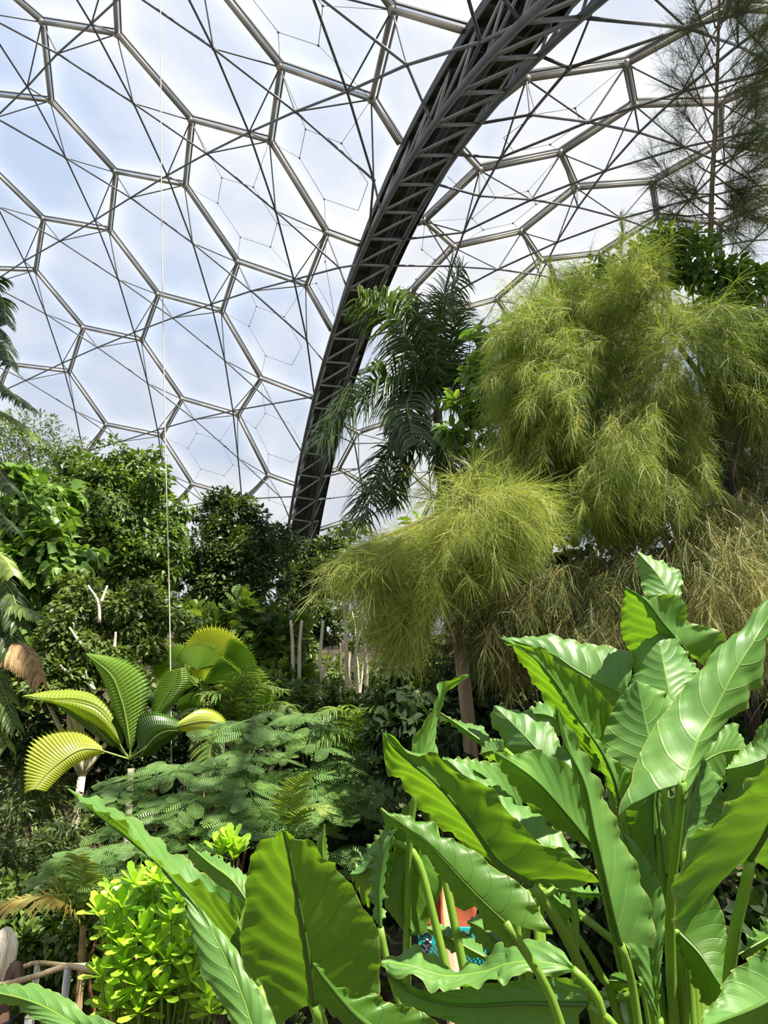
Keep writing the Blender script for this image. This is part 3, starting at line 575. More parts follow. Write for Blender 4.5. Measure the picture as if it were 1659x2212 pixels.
polyA2 = [(1440,660),(1560,650),(1659,690),(1700,760),(1659,860),(1600,880),(1540,840),(1500,760)]
curtain('needle_curtain', cas, polyA2, 260, 6.4, .6, lambda x, y: np.array([.5, .5]), .4, 55, .25, 'needle', w=.0019, tone0=.4)
def dB(x, y):
    o_ = np.array([x - 1010., y - 1080.]); o_ /= np.linalg.norm(o_) + 1; return nrm(o_ * .8 + np.array([-.15, .45]))
polyB = [(890,1150),(960,1110),(1010,1060),(1090,1050),(1120,1100),(1060,1160),(1010,1210),(950,1240),(900,1270),(865,1250),(820,1190),(760,1190),(740,1190),(820,1165)]
curtain('needle_curtain', cas, polyB, 600, 5.6, .5, dB, .36, 74, .22, 'needle', droop=.10, ndroop=.16, w=.0012, tone0=.7)
curtain('needle_curtain', cas, [(875,1260),(935,1260),(945,1310),(885,1350)], 55, 5.5, .3, lambda x, y: np.array([-.5, .8]), .36, 60, .24, 'needle', droop=.10, ndroop=.16, w=.0015, tone0=.7)
# upright leaders that stand out of the curtain
for (x, y, y1, x1) in [(1200,800,600,1188),(1140,860,690,1135),(1095,1010,890,1098),(1020,1100,930,1022),(1320,640,540,1312),(1340,560,460,1340),(1190,650,560,1186),(1395,650,560,1440),(1280,740,640,1290),(1300,700,580,1330),(1350,700,620,1400)]:
    mb = MB(); tw = MB(); P = rs([W(x, y, 6.0), W((x + x1) / 2 + 4, (y + y1) / 2, 6.0), W(x1, y1, 6.0)], 12); tw.tube(P, np.linspace(.007, .0015, 12), 4); n = 330
    t = rng.random(n) ** .8 * 10.9; i = t.astype(int); O = P[i] + (P[i + 1] - P[i]) * (t - i)[:, None]; needles(mb, O, nrm(nrm(P[-1] - P[0]) * .9 + rdir(n) * .55), .20 * (.4 + .8 * rng.random(n)) * (1 - t / 16), .0014, .05, np.clip(.6 + rng.normal(size=n) * .2, 0, 1))
    o_ = mb.build('needle_shoot', M['needle'], cas, smooth=False); tw.build('stem', M['twig'], o_)
# lower shaded needle tree
g = W(1660, 1600, 5.6); cas2 = empty('needle_tree', (g[0], g[1], float(tz(g[0], g[1]))), 'lower greyish needle-leaved tree with browning tips, drooping just above the big leaves', 'tree', 'needle-leaved trees')
mb = MB(); mb.tube(rs([origin(cas2), W(1690, 1400, 5.8), W(1640, 1180, 6.0), W(1560, 1090, 6.1)], 14), np.linspace(.07, .02, 14), 8); mb.build('trunk', M['darkbark'], cas2)
for b in [[(1690,1300),(1500,1190),(1300,1230),(1140,1290),(1010,1340)],[(1690,1400),(1450,1300),(1260,1320),(1120,1400),(1060,1470)],[(1640,1180),(1560,1090),(1480,1120),(1400,1190)]]:
    mb = MB(); mb.tube(rs([W(x, y, 5.9) for x, y in b], 16), np.linspace(.022, .004, 16), 6); mb.build('bough', M['bark'], cas2)
dC = lambda x, y: nrm(np.array([-.55 if x < 1450 else .1, .75]))
curtain('needle_curtain', cas2, [(1000,1320),(1140,1260),(1200,1210),(1330,1170),(1450,1180),(1480,1270),(1400,1310),(1300,1320),(1180,1330),(1150,1400),(1110,1420),(1080,1370)], 430, 5.9, .5, dC, .30, 50, .20, 'needle_d', w=.0016, tone0=.4)
curtain('needle_curtain', cas2, [(1450,1130),(1530,1060),(1600,1050),(1700,1080),(1700,1200),(1500,1230),(1430,1200)], 200, 5.7, .5, dC, .36, 50, .2, 'needle_d', w=.0016, tone0=.55)
curtain('needle_curtain', cas2, [(1490,1240),(1560,1190),(1700,1190),(1700,1330),(1600,1370),(1520,1360)], 190, 5.2, .4, lambda x, y: np.array([-.1, .9]), .34, 50, .2, 'needle_b', w=.0016, tone0=.5)
curtain('browning_sprays', cas2, [(1060,1330),(1290,1250),(1390,1330),(1330,1380),(1200,1400),(1110,1480)], 60, 5.7, .4, dC, .25, 40, .16, 'needle_b', w=.0015, tone0=.35)
# tall slender needle tree, upper right
g = W(1570, 1100, 9.4); cas3 = empty('needle_tree', (g[0], g[1], float(tz(g[0], g[1]))), 'tall slender needle-leaved tree with an upright trunk and wispy branches against the roof, upper right', 'tree', 'needle-leaved trees')
TR = rs([origin(cas3), W(1545, 720, 9.4), W(1536, 480, 9.4), W(1546, 250, 9.4), W(1552, 60, 9.4), W(1556, -120, 9.4), W(1552, -330, 9.4)], 60)
mb = MB(); mb.tube(TR, np.linspace(.085, .008, 60), 8); mb.build('trunk', M['bark'], cas3)
def wispy(px, py, ex, ey, Y1, nb, nl, mat, tone):
    a = W(px, py, 9.4); b = W(ex, ey, Y1); m_ = a * .5 + b * .5 + np.array([0, 0, -.12]); P = rs([a, m_, b], 10); tw = MB(); mb = MB(); tw.tube(P, np.linspace(.014, .004, 10), 5)
    i = rng.integers(2, 9, nb); d = nrm(nrm(b - a)[None] * .7 + rdir(nb) * .6 + np.array([0, 0, .15])); sprays(mb, tw, P[i] + rng.normal(size=(nb, 3)) * .02, d, .45 * (.6 + .8 * rng.random(nb)), 34, nl, w=.0017, droop=.05, ndroop=.10, spread=.55, tone0=tone)
    o_ = mb.build('needle_branch', M[mat], cas3, smooth=False); tw.build('twigs', M['bark'], o_)
for (py, ex, ey, n_) in [(480,1400,330,13),(460,1395,440,13),(420,1420,380,11),(380,1460,300,10),(330,1440,180,12),(300,1470,90,11),(250,1450,150,9),(200,1480,60,10),(150,1500,10,9),(100,1480,-40,9),(60,1520,-80,9),(470,1450,500,10),(500,1430,470,10),(440,1480,400,10)]:
    wispy(1545, py, ex, ey, 9.1 + rng.normal() * .25, int(n_ * 1.5), .24, 'needle_t', .35)
for (py, ex, ey, n_) in [(420,1660,480,15),(400,1670,330,15),(380,1640,420,14),(330,1680,180,15),(280,1660,120,14),(240,1650,60,14),(180,1680,20,14),(120,1640,-40,12),(60,1660,-60,12),(450,1620,420,13),(360,1700,260,15),(300,1640,200,14),(480,1600,500,10),(200,1700,100,14),(90,1600,-100,12),(350,1620,290,12)]:
    wispy(1545, py, ex, ey, 9.3 + rng.normal() * .3, int(n_ * 2.4), .26, 'needle_t', .4)
# dark needle foliage at the right edge behind
g = W(1760, 1500, 9.0); cas4 = empty('needle_tree', (g[0], g[1], float(tz(g[0], g[1]))), 'dark shaded needle-leaved tree cut by the right edge, beside the thick dark trunk', 'tree', 'needle-leaved trees')
mb = MB(); mb.tube(rs([origin(cas4), W(1740, 1100, 9), W(1700, 850, 9), W(1640, 700, 9), W(1659, 600, 9)], 20), np.linspace(.1, .03, 20), 8); mb.build('trunk', M['darkbark'], cas4)
curtain('needle_curtain', cas4, [(1570,760),(1600,660),(1700,620),(1740,800),(1740,1060),(1600,1040),(1570,950),(1545,870)], 300, 8.8, .8, lambda x, y: np.array([-.2, .7]), .5, 48, .28, 'needle_d', w=.0024, tone0=.25)
# ================================================================ PALMS
M['palm'] = leafmat('palm_leaflet', G3((.022,.045,.018),(.06,.105,.034),(.15,.21,.07)), .25, .34)
M['palm_y'] = leafmat('yellowing_palm_leaflet', G3((.20,.26,.05),(.50,.46,.12),(.72,.58,.24)), .4, .45)
M['palm_g'] = leafmat('young_palm_leaflet', G3((.06,.12,.03),(.14,.22,.05),(.28,.36,.09)), .35, .4)
M['petiole'] = solid('green_petiole', (.20, .28, .05), .5)
def frond(root, pts, Ll, n, mat, w=.02, plumose=.5, droop=.9, name='frond', fwd=.55, tone=.5, rach='petiole', start=.12, label=None):
    P = rs(pts, 26); mb = MB(); T = nrm(np.gradient(P, axis=0)); up = np.array([0, 0, 1.])
    t = np.linspace(start, .995, n); pos = t * 25; i = np.minimum(pos.astype(int), 24); O = P[i] + (P[i + 1] - P[i]) * (pos - i)[:, None]; Tt = T[i]
    S_ = nrm(np.cross(Tt, np.tile(up, (n, 1)) + rng.normal(size=(n, 3)) * .05)); Uu = nrm(np.cross(S_, Tt)); ll = Ll * np.sin(math.pi * (.16 + .78 * t)) ** .42
    for s_ in (-1, 1):
        d = nrm(S_ * s_ + Tt * fwd + Uu * (rng.random(n)[:, None] - .35) * plumose * 1.6); Q = [O]; seg = (ll / 4)[:, None]; dd = d
        for k in range(4): dd = nrm(dd + np.array([0, 0, -droop]) * (.12 + .16 * k)); Q.append(Q[-1] + dd * seg)
        wd_ = nrm(np.cross(d, Uu) * 1 + Tt * .4) ; ws = [w * .5, w, w * .9, w * .6, w * .08]; nn = nrm(np.cross(d, wd_))
        V = []
        for k in range(5): V += [Q[k] - wd_ * ws[k] + nn * ws[k] * .5, Q[k], Q[k] + wd_ * ws[k] + nn * ws[k] * .5]
        V = np.stack(V, 1); off = np.arange(n)[:, None] * 15; q = np.concatenate([off + np.array([[3 * k + a, 3 * k + a + 1, 3 * k + a + 4, 3 * k + a + 3]]) for k in range(4) for a in (0, 1)])
        mb.add(V.reshape(-1, 3), [q], np.repeat(np.clip(tone + rng.normal(size=n) * .16, 0, 1), 15))
    o_ = mb.build(name, M[mat], root, smooth=False, label=label); mb = MB(); L0 = np.linalg.norm(P[-1] - P[0]); mb.tube(P, np.linspace(.012 * max(.6, L0), .003, 26), 6); mb.build('midrib', M[rach], o_); return o_
def palm(name, label, g, top, r, bark='bark', ring=False, cat='palm'):
    root = empty(name, (g[0], g[1], float(tz(g[0], g[1])) - .05), label, cat); b = origin(root); mb = MB(); P = rs([b, b * .5 + top * .5 + np.array([.03, 0, 0]), top], 30)
    rr = np.linspace(r, r * .75, 30) * (1 + (.06 * np.sin(np.arange(30) * 2.2) if ring else 0)); mb.tube(P, rr, 10); mb.build('trunk', M[bark], root); return root
top = W(945, 890, 15.5); g = W(985, 1300, 15.5); roy = palm('feather_palm', 'tall feather palm with arching dark fronds in front of the steel arch', g, top, .14)
def fp(pts, Y0, Y1): return [W(x, y, Y0 + (Y1 - Y0) * i / (len(pts) - 1)) for i, (x, y) in enumerate(pts)]
for pts, Y1, Ll, dr, pl in [([(945,885),(940,780),(955,680),(1000,575)],15.2,.85,.7,1.0),([(945,885),(905,780),(850,680),(775,645)],14.6,1.1,1.2,.7),([(945,885),(965,800),(975,700),(960,640)],16.4,.9,.9,1.0),
    ([(945,890),(880,825),(800,830),(690,950)],14.6,1.25,1.3,.9),([(945,890),(905,850),(880,870),(895,960)],13.8,.8,1.1,.6),([(945,895),(890,920),(830,1000),(785,1125)],14.7,.95,.8,1.0),
    ([(950,895),(965,960),(985,1030),(990,1110)],14.8,.75,.8,.8),([(950,890),(1010,800),(1080,740),(1150,720)],16.4,1.0,1.0,.8),([(950,890),(1020,850),(1100,860),(1150,930)],15.6,.9,1.2,.8),([(945,890),(925,790),(905,700),(880,640)],15.8,.9,.9,.8),([(945,895),(915,930),(870,1000),(850,1090)],15.3,.7,.9,1.0)]:
    frond(roy, fp(pts, 15.5, Y1), Ll * 1.2, 115, 'palm', w=.026, plumose=pl, droop=dr, tone=.5)
# palm at the left edge, high
g = W(-130, 1200, 9.6); lp = palm('feather_palm', 'palm cut by the left edge, its upper fronds hanging over the tree tops', g, W(-110, 760, 9.6), .12)
for pts, mt, Ll, t_ in [([(-110,760),(-60,640),(-15,600),(12,600)],'palm',.35,.3),([(-110,760),(-40,700),(0,720),(25,790)],'palm',.35,.3),([(-110,760),(-60,790),(0,830),(70,880)],'palm',.40,.4),([(-110,770),(-50,860),(30,905),(108,965)],'palm_g',.32,.7),([(-110,770),(-60,900),(-5,1010),(30,1060)],'palm',.4,.4),([(-110,770),(-70,950),(-10,1090),(40,1150)],'palm',.35,.5),([(-110,770),(-40,680),(0,640),(15,700)],'palm',.35,.3)]:
    frond(lp, fp(pts, 9.6, 9.2), Ll, 44, mt, w=.022, plumose=.3, droop=.9, tone=t_)
g = W(-160, 1700, 8.6); lp2 = palm('feather_palm', 'palm cut by the left edge with drooping green fronds and one dried tan leaf', g, W(-120, 1250, 8.6), .12)
for pts, mt, Ll, t_ in [([(-120,1250),(-50,1190),(0,1200),(30,1240)],'palm_g',.35,.8),([(-120,1250),(-40,1230),(20,1270),(45,1350)],'palm',.4,.5),([(-120,1250),(-50,1290),(20,1300),(85,1330)],'palm_g',.3,.5),([(-120,1260),(-60,1300),(0,1330),(40,1420)],'palm',.38,.5),([(-120,1260),(-60,1360),(-10,1450),(35,1570)],'palm_g',.4,.4),([(-120,1260),(-70,1400),(-20,1520),(15,1610)],'palm_g',.36,.6)]:
    frond(lp2, fp(pts, 8.6, 8.2), Ll, 40, mt, w=.024, plumose=.3, droop=1.1, tone=t_)
for pts in ([(-60,1330),(10,1390),(35,1400),(70,1440)],[(-60,1330),(20,1380),(60,1400),(90,1470)]):
    frond(lp2, fp(pts, 8.5, 8.1), .34, 34, 'l_dry', w=.022, plumose=.3, droop=2.2, tone=.75, rach='twig', name='dried_frond', start=.5, label='dried tan frond')
# small yellowing palm by the rail
g = W(168, 2135, 8.9); yp = palm('small_palm', 'small palm with a yellowing frond arching left, behind the rope rail', g, W(180, 2000, 8.9), .045, 'twig', True)
for pts, mt, Ll, t_, n_ in [([(178,2010),(150,1955),(100,1935),(0,1950)],'palm_y',.44,.75,48),([(178,2005),(182,1950),(178,1900),(170,1850)],'palm_g',.34,.85,44),([(180,2005),(200,1970),(225,1920),(250,1905)],'palm_g',.3,.6,26),([(180,2010),(210,1960),(235,1935),(215,1990)],'palm',.26,.5,22),([(176,2010),(150,1940),(130,1900),(110,1900)],'palm_g',.26,.5,22)]:
    frond(yp, fp(pts, 8.9, 8.6), Ll, n_, mt, w=.017, plumose=.25, droop=.5, tone=t_)
g = W(505, 1740, 13.2); p3 = palm('small_palm', 'slim palm with yellow-green crownshaft behind the fern-leaved shrub', g, W(508, 1600, 13.2), .06, 'petiole', True)
for pts, mt, Ll in [([(508,1600),(500,1530),(480,1500),(440,1500)],'palm_g',.55),([(508,1600),(520,1520),(550,1480),(610,1490)],'palm_g',.5),([(508,1600),(480,1560),(460,1580),(450,1640)],'palm_g',.5),([(508,1600),(545,1540),(600,1520),(650,1550)],'palm_g',.5),([(508,1600),(500,1540),(510,1480),(540,1440)],'palm_g',.5),([(508,1600),(470,1540),(430,1530),(400,1570)],'palm',.5)]:
    frond(p3, fp(pts, 13.2, 12.7), Ll, 34, mt, w=.022, plumose=.4, droop=.6)
g = W(795, 1850, 11.4); p4 = palm('small_palm', 'slim ringed palm with arching feathery fronds in the centre, left of the big leaves', g, W(778, 1640, 11.4), .05, 'wood', True)
for pts, mt, Ll in [([(778,1650),(770,1570),(790,1530),(850,1545)],'palm_g',.5),([(778,1650),(800,1560),(850,1530),(900,1580)],'palm_g',.45),([(778,1650),(740,1590),(700,1590),(660,1620)],'palm_g',.45),([(778,1650),(760,1560),(730,1530),(690,1540)],'palm_g',.45),([(778,1650),(820,1640),(850,1660),(870,1720)],'palm_g',.35),([(778,1655),(740,1650),(710,1690),(700,1760)],'palm_g',.4),([(778,1655),(800,1680),(815,1720),(820,1780)],'palm_g',.35)]:
    frond(p4, fp(pts, 11.4, 10.9), Ll, 34, mt, w=.017, plumose=.4, droop=.7)
g = W(620, 1840, 9.8); p5 = palm('small_palm', 'low young palm with bright comb-like leaflets rising behind the largest front leaf', g, W(622, 1800, 9.8), .03, 'petiole')
for pts in ([(622,1800),(622,1750),(635,1700),(660,1670)],[(622,1800),(640,1760),(680,1740),(720,1760)]): frond(p5, fp(pts, 9.8, 9.5), .3, 22, 'palm_g', w=.02, plumose=.1, droop=.2, tone=.8)
# ================================================================ PLEATED AND FAN LEAVES
M['pleat'] = leafmat('pleated_palm_leaf', G3((.05,.13,.02),(.17,.30,.035),(.42,.46,.08)), .42, .38)
def fan(root, c, Yc, a0, a1, rad, tilt=0, n=44, cup=.25, tone=.6, name='fan_leaf', lean=.0, stalk=None):
    """pleated fan: centre pixel, angles in the picture plane (0 right, 90 up), radius px, tilt turns it about its axis"""
    O = W(c[0], c[1], Yc); R_w = rad * Yc / F; mb = MB(); V = []; ns = 7; m = 2 * n + 1
    for i in range(m):
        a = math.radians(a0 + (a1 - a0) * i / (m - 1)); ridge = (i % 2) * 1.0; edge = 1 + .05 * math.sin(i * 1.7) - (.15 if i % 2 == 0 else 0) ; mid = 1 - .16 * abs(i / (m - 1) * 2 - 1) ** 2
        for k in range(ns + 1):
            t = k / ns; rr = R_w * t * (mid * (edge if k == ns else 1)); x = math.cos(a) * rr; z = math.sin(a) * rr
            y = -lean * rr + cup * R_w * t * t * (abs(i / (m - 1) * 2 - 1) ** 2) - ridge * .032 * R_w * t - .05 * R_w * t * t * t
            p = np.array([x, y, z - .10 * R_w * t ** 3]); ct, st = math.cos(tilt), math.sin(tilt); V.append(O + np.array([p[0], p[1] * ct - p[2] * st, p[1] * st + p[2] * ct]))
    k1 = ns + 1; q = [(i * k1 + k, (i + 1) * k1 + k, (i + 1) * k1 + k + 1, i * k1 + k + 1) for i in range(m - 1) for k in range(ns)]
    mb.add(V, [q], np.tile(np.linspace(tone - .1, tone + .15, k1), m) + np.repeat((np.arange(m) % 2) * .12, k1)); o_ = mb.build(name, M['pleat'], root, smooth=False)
    if stalk is not None: mb = MB(); mb.tube(rs([O, O * .5 + stalk * .5 + np.array([0, -.05, .05]), stalk], 8), .013, 6); mb.build('leaf_stalk', M['petiole'], o_)
    return o_
def rails(cl, Ys, n): return rs(np.array([W(x, y, Y) for (x, y), Y in zip(cl, Ys)]), n)
def pleated(root, left, mid, right, Ys, tone=.6, npl=32, name='pleated_leaf', stalk=None, edge=.17):
    """undivided feather leaf: left edge, midrib and right edge (tip first); pleats run from the midrib to a toothed edge"""
    nt_ = npl * 2 + 1; A, B, D_ = [rails(r_, np.linspace(Ys[0], Ys[1], len(r_)), nt_) for r_ in (left, mid, right)]; V = []; tn = []; ns = 5
    off = Ys[2] if len(Ys) > 2 else .15
    for i in range(nt_):
        for s_ in list(range(-ns, 0)) + [0] + list(range(1, ns + 1)):
            f = abs(s_) / ns; E_ = A if s_ < 0 else D_; j = i; p = B[i] * (1 - f) + E_[j] * f; n_ = nrm(np.cross(E_[i] - B[i], B[min(i + 1, nt_ - 1)] - B[max(i - 1, 0)])); n_ = n_ if n_[1] < 0 else -n_
            if abs(s_) == ns and i % 2 == 0: p = p + (B[i] - E_[i]) * edge
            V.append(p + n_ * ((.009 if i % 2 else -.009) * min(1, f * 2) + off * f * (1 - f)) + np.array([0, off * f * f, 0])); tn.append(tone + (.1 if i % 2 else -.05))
    k = 2 * ns + 1; q = [(i * k + a, i * k + a + 1, (i + 1) * k + a + 1, (i + 1) * k + a) for i in range(nt_ - 1) for a in range(k - 1)]
    mb = MB(); mb.add(V, [q], np.array(tn)); o_ = mb.build(name, M['pleat'], root, smooth=False)
    mb = MB(); P = B if stalk is None else np.concatenate([B, rs([B[-1], stalk], 6)[1:]]); mb.tube(P - np.array([0, .012, 0]), np.linspace(.006, .018, len(P)), 6); mb.build('midrib', M['petiole'], o_)
Yp = 12.6; g = W(268, 1860, Yp); pp = palm('pleated_leaf_palm', 'palm with large undivided pleated leaves, one upright and one leaf in a sunlit yellow tone spread left', g, W(283, 1660, Yp), .07, 'palebark', True); hb = W(280, 1640, Yp)
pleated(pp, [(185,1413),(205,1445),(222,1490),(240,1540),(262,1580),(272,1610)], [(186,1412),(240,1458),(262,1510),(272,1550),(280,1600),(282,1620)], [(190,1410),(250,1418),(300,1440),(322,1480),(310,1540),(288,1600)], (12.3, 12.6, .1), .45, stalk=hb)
pleated(pp, [(45,1718),(45,1650),(60,1600),(105,1575),(165,1572),(215,1612)], [(75,1705),(105,1668),(150,1632),(180,1618),(205,1618),(222,1622)], [(95,1712),(125,1680),(150,1660),(185,1640),(205,1632),(222,1628)], (12.0, 12.5, .1), .95, stalk=hb)  # sunlight on this green leaf is put into its yellow tone
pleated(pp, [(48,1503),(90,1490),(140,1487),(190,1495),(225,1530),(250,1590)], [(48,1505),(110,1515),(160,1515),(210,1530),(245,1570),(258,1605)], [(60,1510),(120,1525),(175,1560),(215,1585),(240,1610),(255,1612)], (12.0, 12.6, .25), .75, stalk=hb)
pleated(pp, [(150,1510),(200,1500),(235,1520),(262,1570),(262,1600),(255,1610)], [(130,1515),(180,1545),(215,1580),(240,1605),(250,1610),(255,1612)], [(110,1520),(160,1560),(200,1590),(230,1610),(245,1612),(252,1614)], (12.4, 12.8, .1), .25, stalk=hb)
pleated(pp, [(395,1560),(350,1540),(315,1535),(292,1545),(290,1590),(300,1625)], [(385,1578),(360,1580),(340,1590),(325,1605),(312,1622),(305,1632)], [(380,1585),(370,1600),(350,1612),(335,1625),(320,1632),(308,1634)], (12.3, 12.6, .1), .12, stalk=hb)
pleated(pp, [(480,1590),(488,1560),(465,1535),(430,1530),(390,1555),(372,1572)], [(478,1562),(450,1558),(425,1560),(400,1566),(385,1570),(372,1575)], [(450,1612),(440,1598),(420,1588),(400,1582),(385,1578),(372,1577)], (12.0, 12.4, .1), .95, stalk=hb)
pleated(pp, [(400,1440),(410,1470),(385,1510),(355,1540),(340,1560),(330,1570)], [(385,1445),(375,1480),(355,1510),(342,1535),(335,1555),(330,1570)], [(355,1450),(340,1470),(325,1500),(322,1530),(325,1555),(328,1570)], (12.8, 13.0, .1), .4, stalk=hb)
Yf = 14.6; g = W(438, 1740, Yf); fpalm = palm('fan_palm', 'fan palm with big round pleated leaves and a shaggy brown trunk, behind the pleated palm', g, W(436, 1510, Yf), .10, 'redbark'); hc = W(438, 1500, Yf)
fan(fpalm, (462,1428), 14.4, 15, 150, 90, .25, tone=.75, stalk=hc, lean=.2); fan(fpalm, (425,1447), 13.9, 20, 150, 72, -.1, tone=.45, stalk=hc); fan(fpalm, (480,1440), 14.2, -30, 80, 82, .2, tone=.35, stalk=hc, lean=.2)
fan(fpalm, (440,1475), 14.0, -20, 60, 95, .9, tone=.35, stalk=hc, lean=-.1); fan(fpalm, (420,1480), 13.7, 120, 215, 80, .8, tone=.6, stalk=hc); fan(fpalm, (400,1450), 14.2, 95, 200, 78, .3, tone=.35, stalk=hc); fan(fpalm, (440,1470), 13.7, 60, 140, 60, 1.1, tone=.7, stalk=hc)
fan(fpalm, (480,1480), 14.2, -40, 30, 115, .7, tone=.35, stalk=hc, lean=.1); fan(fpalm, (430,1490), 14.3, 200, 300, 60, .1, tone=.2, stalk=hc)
mb = MB(); 
for k in range(60): a = rng.random() * 6.28; p = W(438, 1500 + rng.random() * 130, Yf) + np.array([math.cos(a), math.sin(a), 0]) * .12; mb.tube(rs([p, p + np.array([math.cos(a) * .08, math.sin(a) * .08, -.2]), p + np.array([math.cos(a) * .06, math.sin(a) * .06, -.5 - .2 * rng.random()])], 5), .014, 4)
mb.build('fibre_skirt', M['twig'], fpalm, kind='stuff')
# ================================================================ ELEPHANT EARS IN FRONT
def earmat():
    m, nt, o = newmat('elephant_ear_leaf'); L = nt.links.new
    uv = N(nt, 'ShaderNodeUVMap'); uv.uv_map = 'UVMap'; sp = N(nt, 'ShaderNodeSeparateXYZ'); L(uv.outputs[0], sp.inputs[0])
    def math_(op, a, b=None, c=None):
        n = N(nt, 'ShaderNodeMath', operation=op)
        for i, v in enumerate((a, b, c)):
            if v is None: continue
            if isinstance(v, (int, float)): n.inputs[i].default_value = v
            else: L(v, n.inputs[i])
        return n.outputs[0]
    au = math_('ABSOLUTE', math_('MULTIPLY_ADD', sp.outputs[0], 2.0, -1.0))
    # side veins leave the midrib and sweep towards the tip
    ph = math_('FRACT', math_('ADD', math_('MULTIPLY', sp.outputs[1], 8.0), math_('MULTIPLY', math_('POWER', au, 1.25), 2.1)))
    dv = math_('ABSOLUTE', math_('SUBTRACT', ph, .5)); vein = math_('SUBTRACT', 1.0, math_('SMOOTH_MIN', math_('MULTIPLY', dv, 16.0), 1.0, .1))
    vein = math_('MAXIMUM', vein, 0.0); fine = math_('ABSOLUTE', math_('SUBTRACT', math_('FRACT', math_('ADD', math_('MULTIPLY', sp.outputs[1], 40.0), math_('MULTIPLY', au, 11.0))), .5))
    rib = math_('MAXIMUM', math_('SUBTRACT', 1.0, math_('MULTIPLY', au, 22.0)), 0.0); vv = math_('MAXIMUM', math_('MULTIPLY', vein, .75), rib)
    edge = math_('MULTIPLY', math_('MAXIMUM', math_('SUBTRACT', au, .965), 0.0), 26.0)
    tc = N(nt, 'ShaderNodeTexCoord'); nz = N(nt, 'ShaderNodeTexNoise'); nz.inputs['Scale'].default_value = 7; nz.inputs['Detail'].default_value = 4; L(tc.outputs['Object'], nz.inputs['Vector'])
    geo = N(nt, 'ShaderNodeNewGeometry')
    def mixc(f, a, b, bt='MIX'):
        n = N(nt, 'ShaderNodeMix', data_type='RGBA', blend_type=bt)
        if isinstance(f, (int, float)): n.inputs[0].default_value = f
        else: L(f, n.inputs[0])
        for i, v in ((6, a), (7, b)):
            if isinstance(v, tuple): n.inputs[i].default_value = (*v, 1)
            else: L(v, n.inputs[i])
        return n.outputs[2]
    top = ramp(nt, nz.outputs[0], [(.3, (.085, .21, .045)), (.7, (.14, .29, .06))]); top = mixc(math_('MULTIPLY', vv, .6), top, (.26, .42, .12))
    bot = ramp(nt, nz.outputs[0], [(.3, (.05, .14, .016)), (.7, (.085, .19, .02))]); bot = mixc(math_('MULTIPLY', vv, .7), bot, (.05, .15, .025))
    at = N(nt, 'ShaderNodeAttribute', attribute_name='tone')
    col = mixc(geo.outputs['Backfacing'], top, bot); col = mixc(math_('MINIMUM', edge, .7), col, (.36, .34, .09)); 
    p = N(nt, 'ShaderNodeBsdfPrincipled'); L(col, p.inputs['Base Color']); p.inputs['Roughness'].default_value = .34; p.inputs['Specular IOR Level'].default_value = .55
    rr = N(nt, 'ShaderNodeMapRange'); L(nz.outputs[0], rr.inputs[0]); rr.inputs[3].default_value = .38; rr.inputs[4].default_value = .55; L(rr.outputs[0], p.inputs['Roughness'])
    h = math_('ADD', math_('MULTIPLY', vv, 1.0), math_('MULTIPLY', fine, .10)); b = N(nt, 'ShaderNodeBump'); b.inputs['Strength'].default_value = .3; b.inputs['Distance'].default_value = .006; L(h, b.inputs['Height']); L(b.outputs[0], p.inputs['Normal'])
    t = N(nt, 'ShaderNodeBsdfTranslucent'); tcol = mixc(1.0, mixc(math_('MULTIPLY', vv, .55), (.20, .41, .012), (.045, .14, .005)), ramp(nt, nz.outputs[0], [(.3, (.8, .85, .8)), (.7, (1.1, 1.05, 1))]), 'MULTIPLY'); L(tcol, t.inputs[0])
    x = N(nt, 'ShaderNodeMixShader'); x.inputs[0].default_value = .38; L(p.outputs[0], x.inputs[1]); L(t.outputs[0], x.inputs[2]); L(x.outputs[0], o.inputs[0]); return m
M['ear_rib_backlit'] = leafmat('elephant_ear_backlit_rib', G3((.04,.10,.015),(.06,.14,.02),(.09,.19,.025)), .15, .35); M['ear'] = earmat(); M['ear_stem'] = leafmat('elephant_ear_stalk', G3((.14,.26,.035),(.18,.32,.04),(.25,.40,.06)), .25, .32, noise=6)  # underside rib coloured darker so it looks backlit
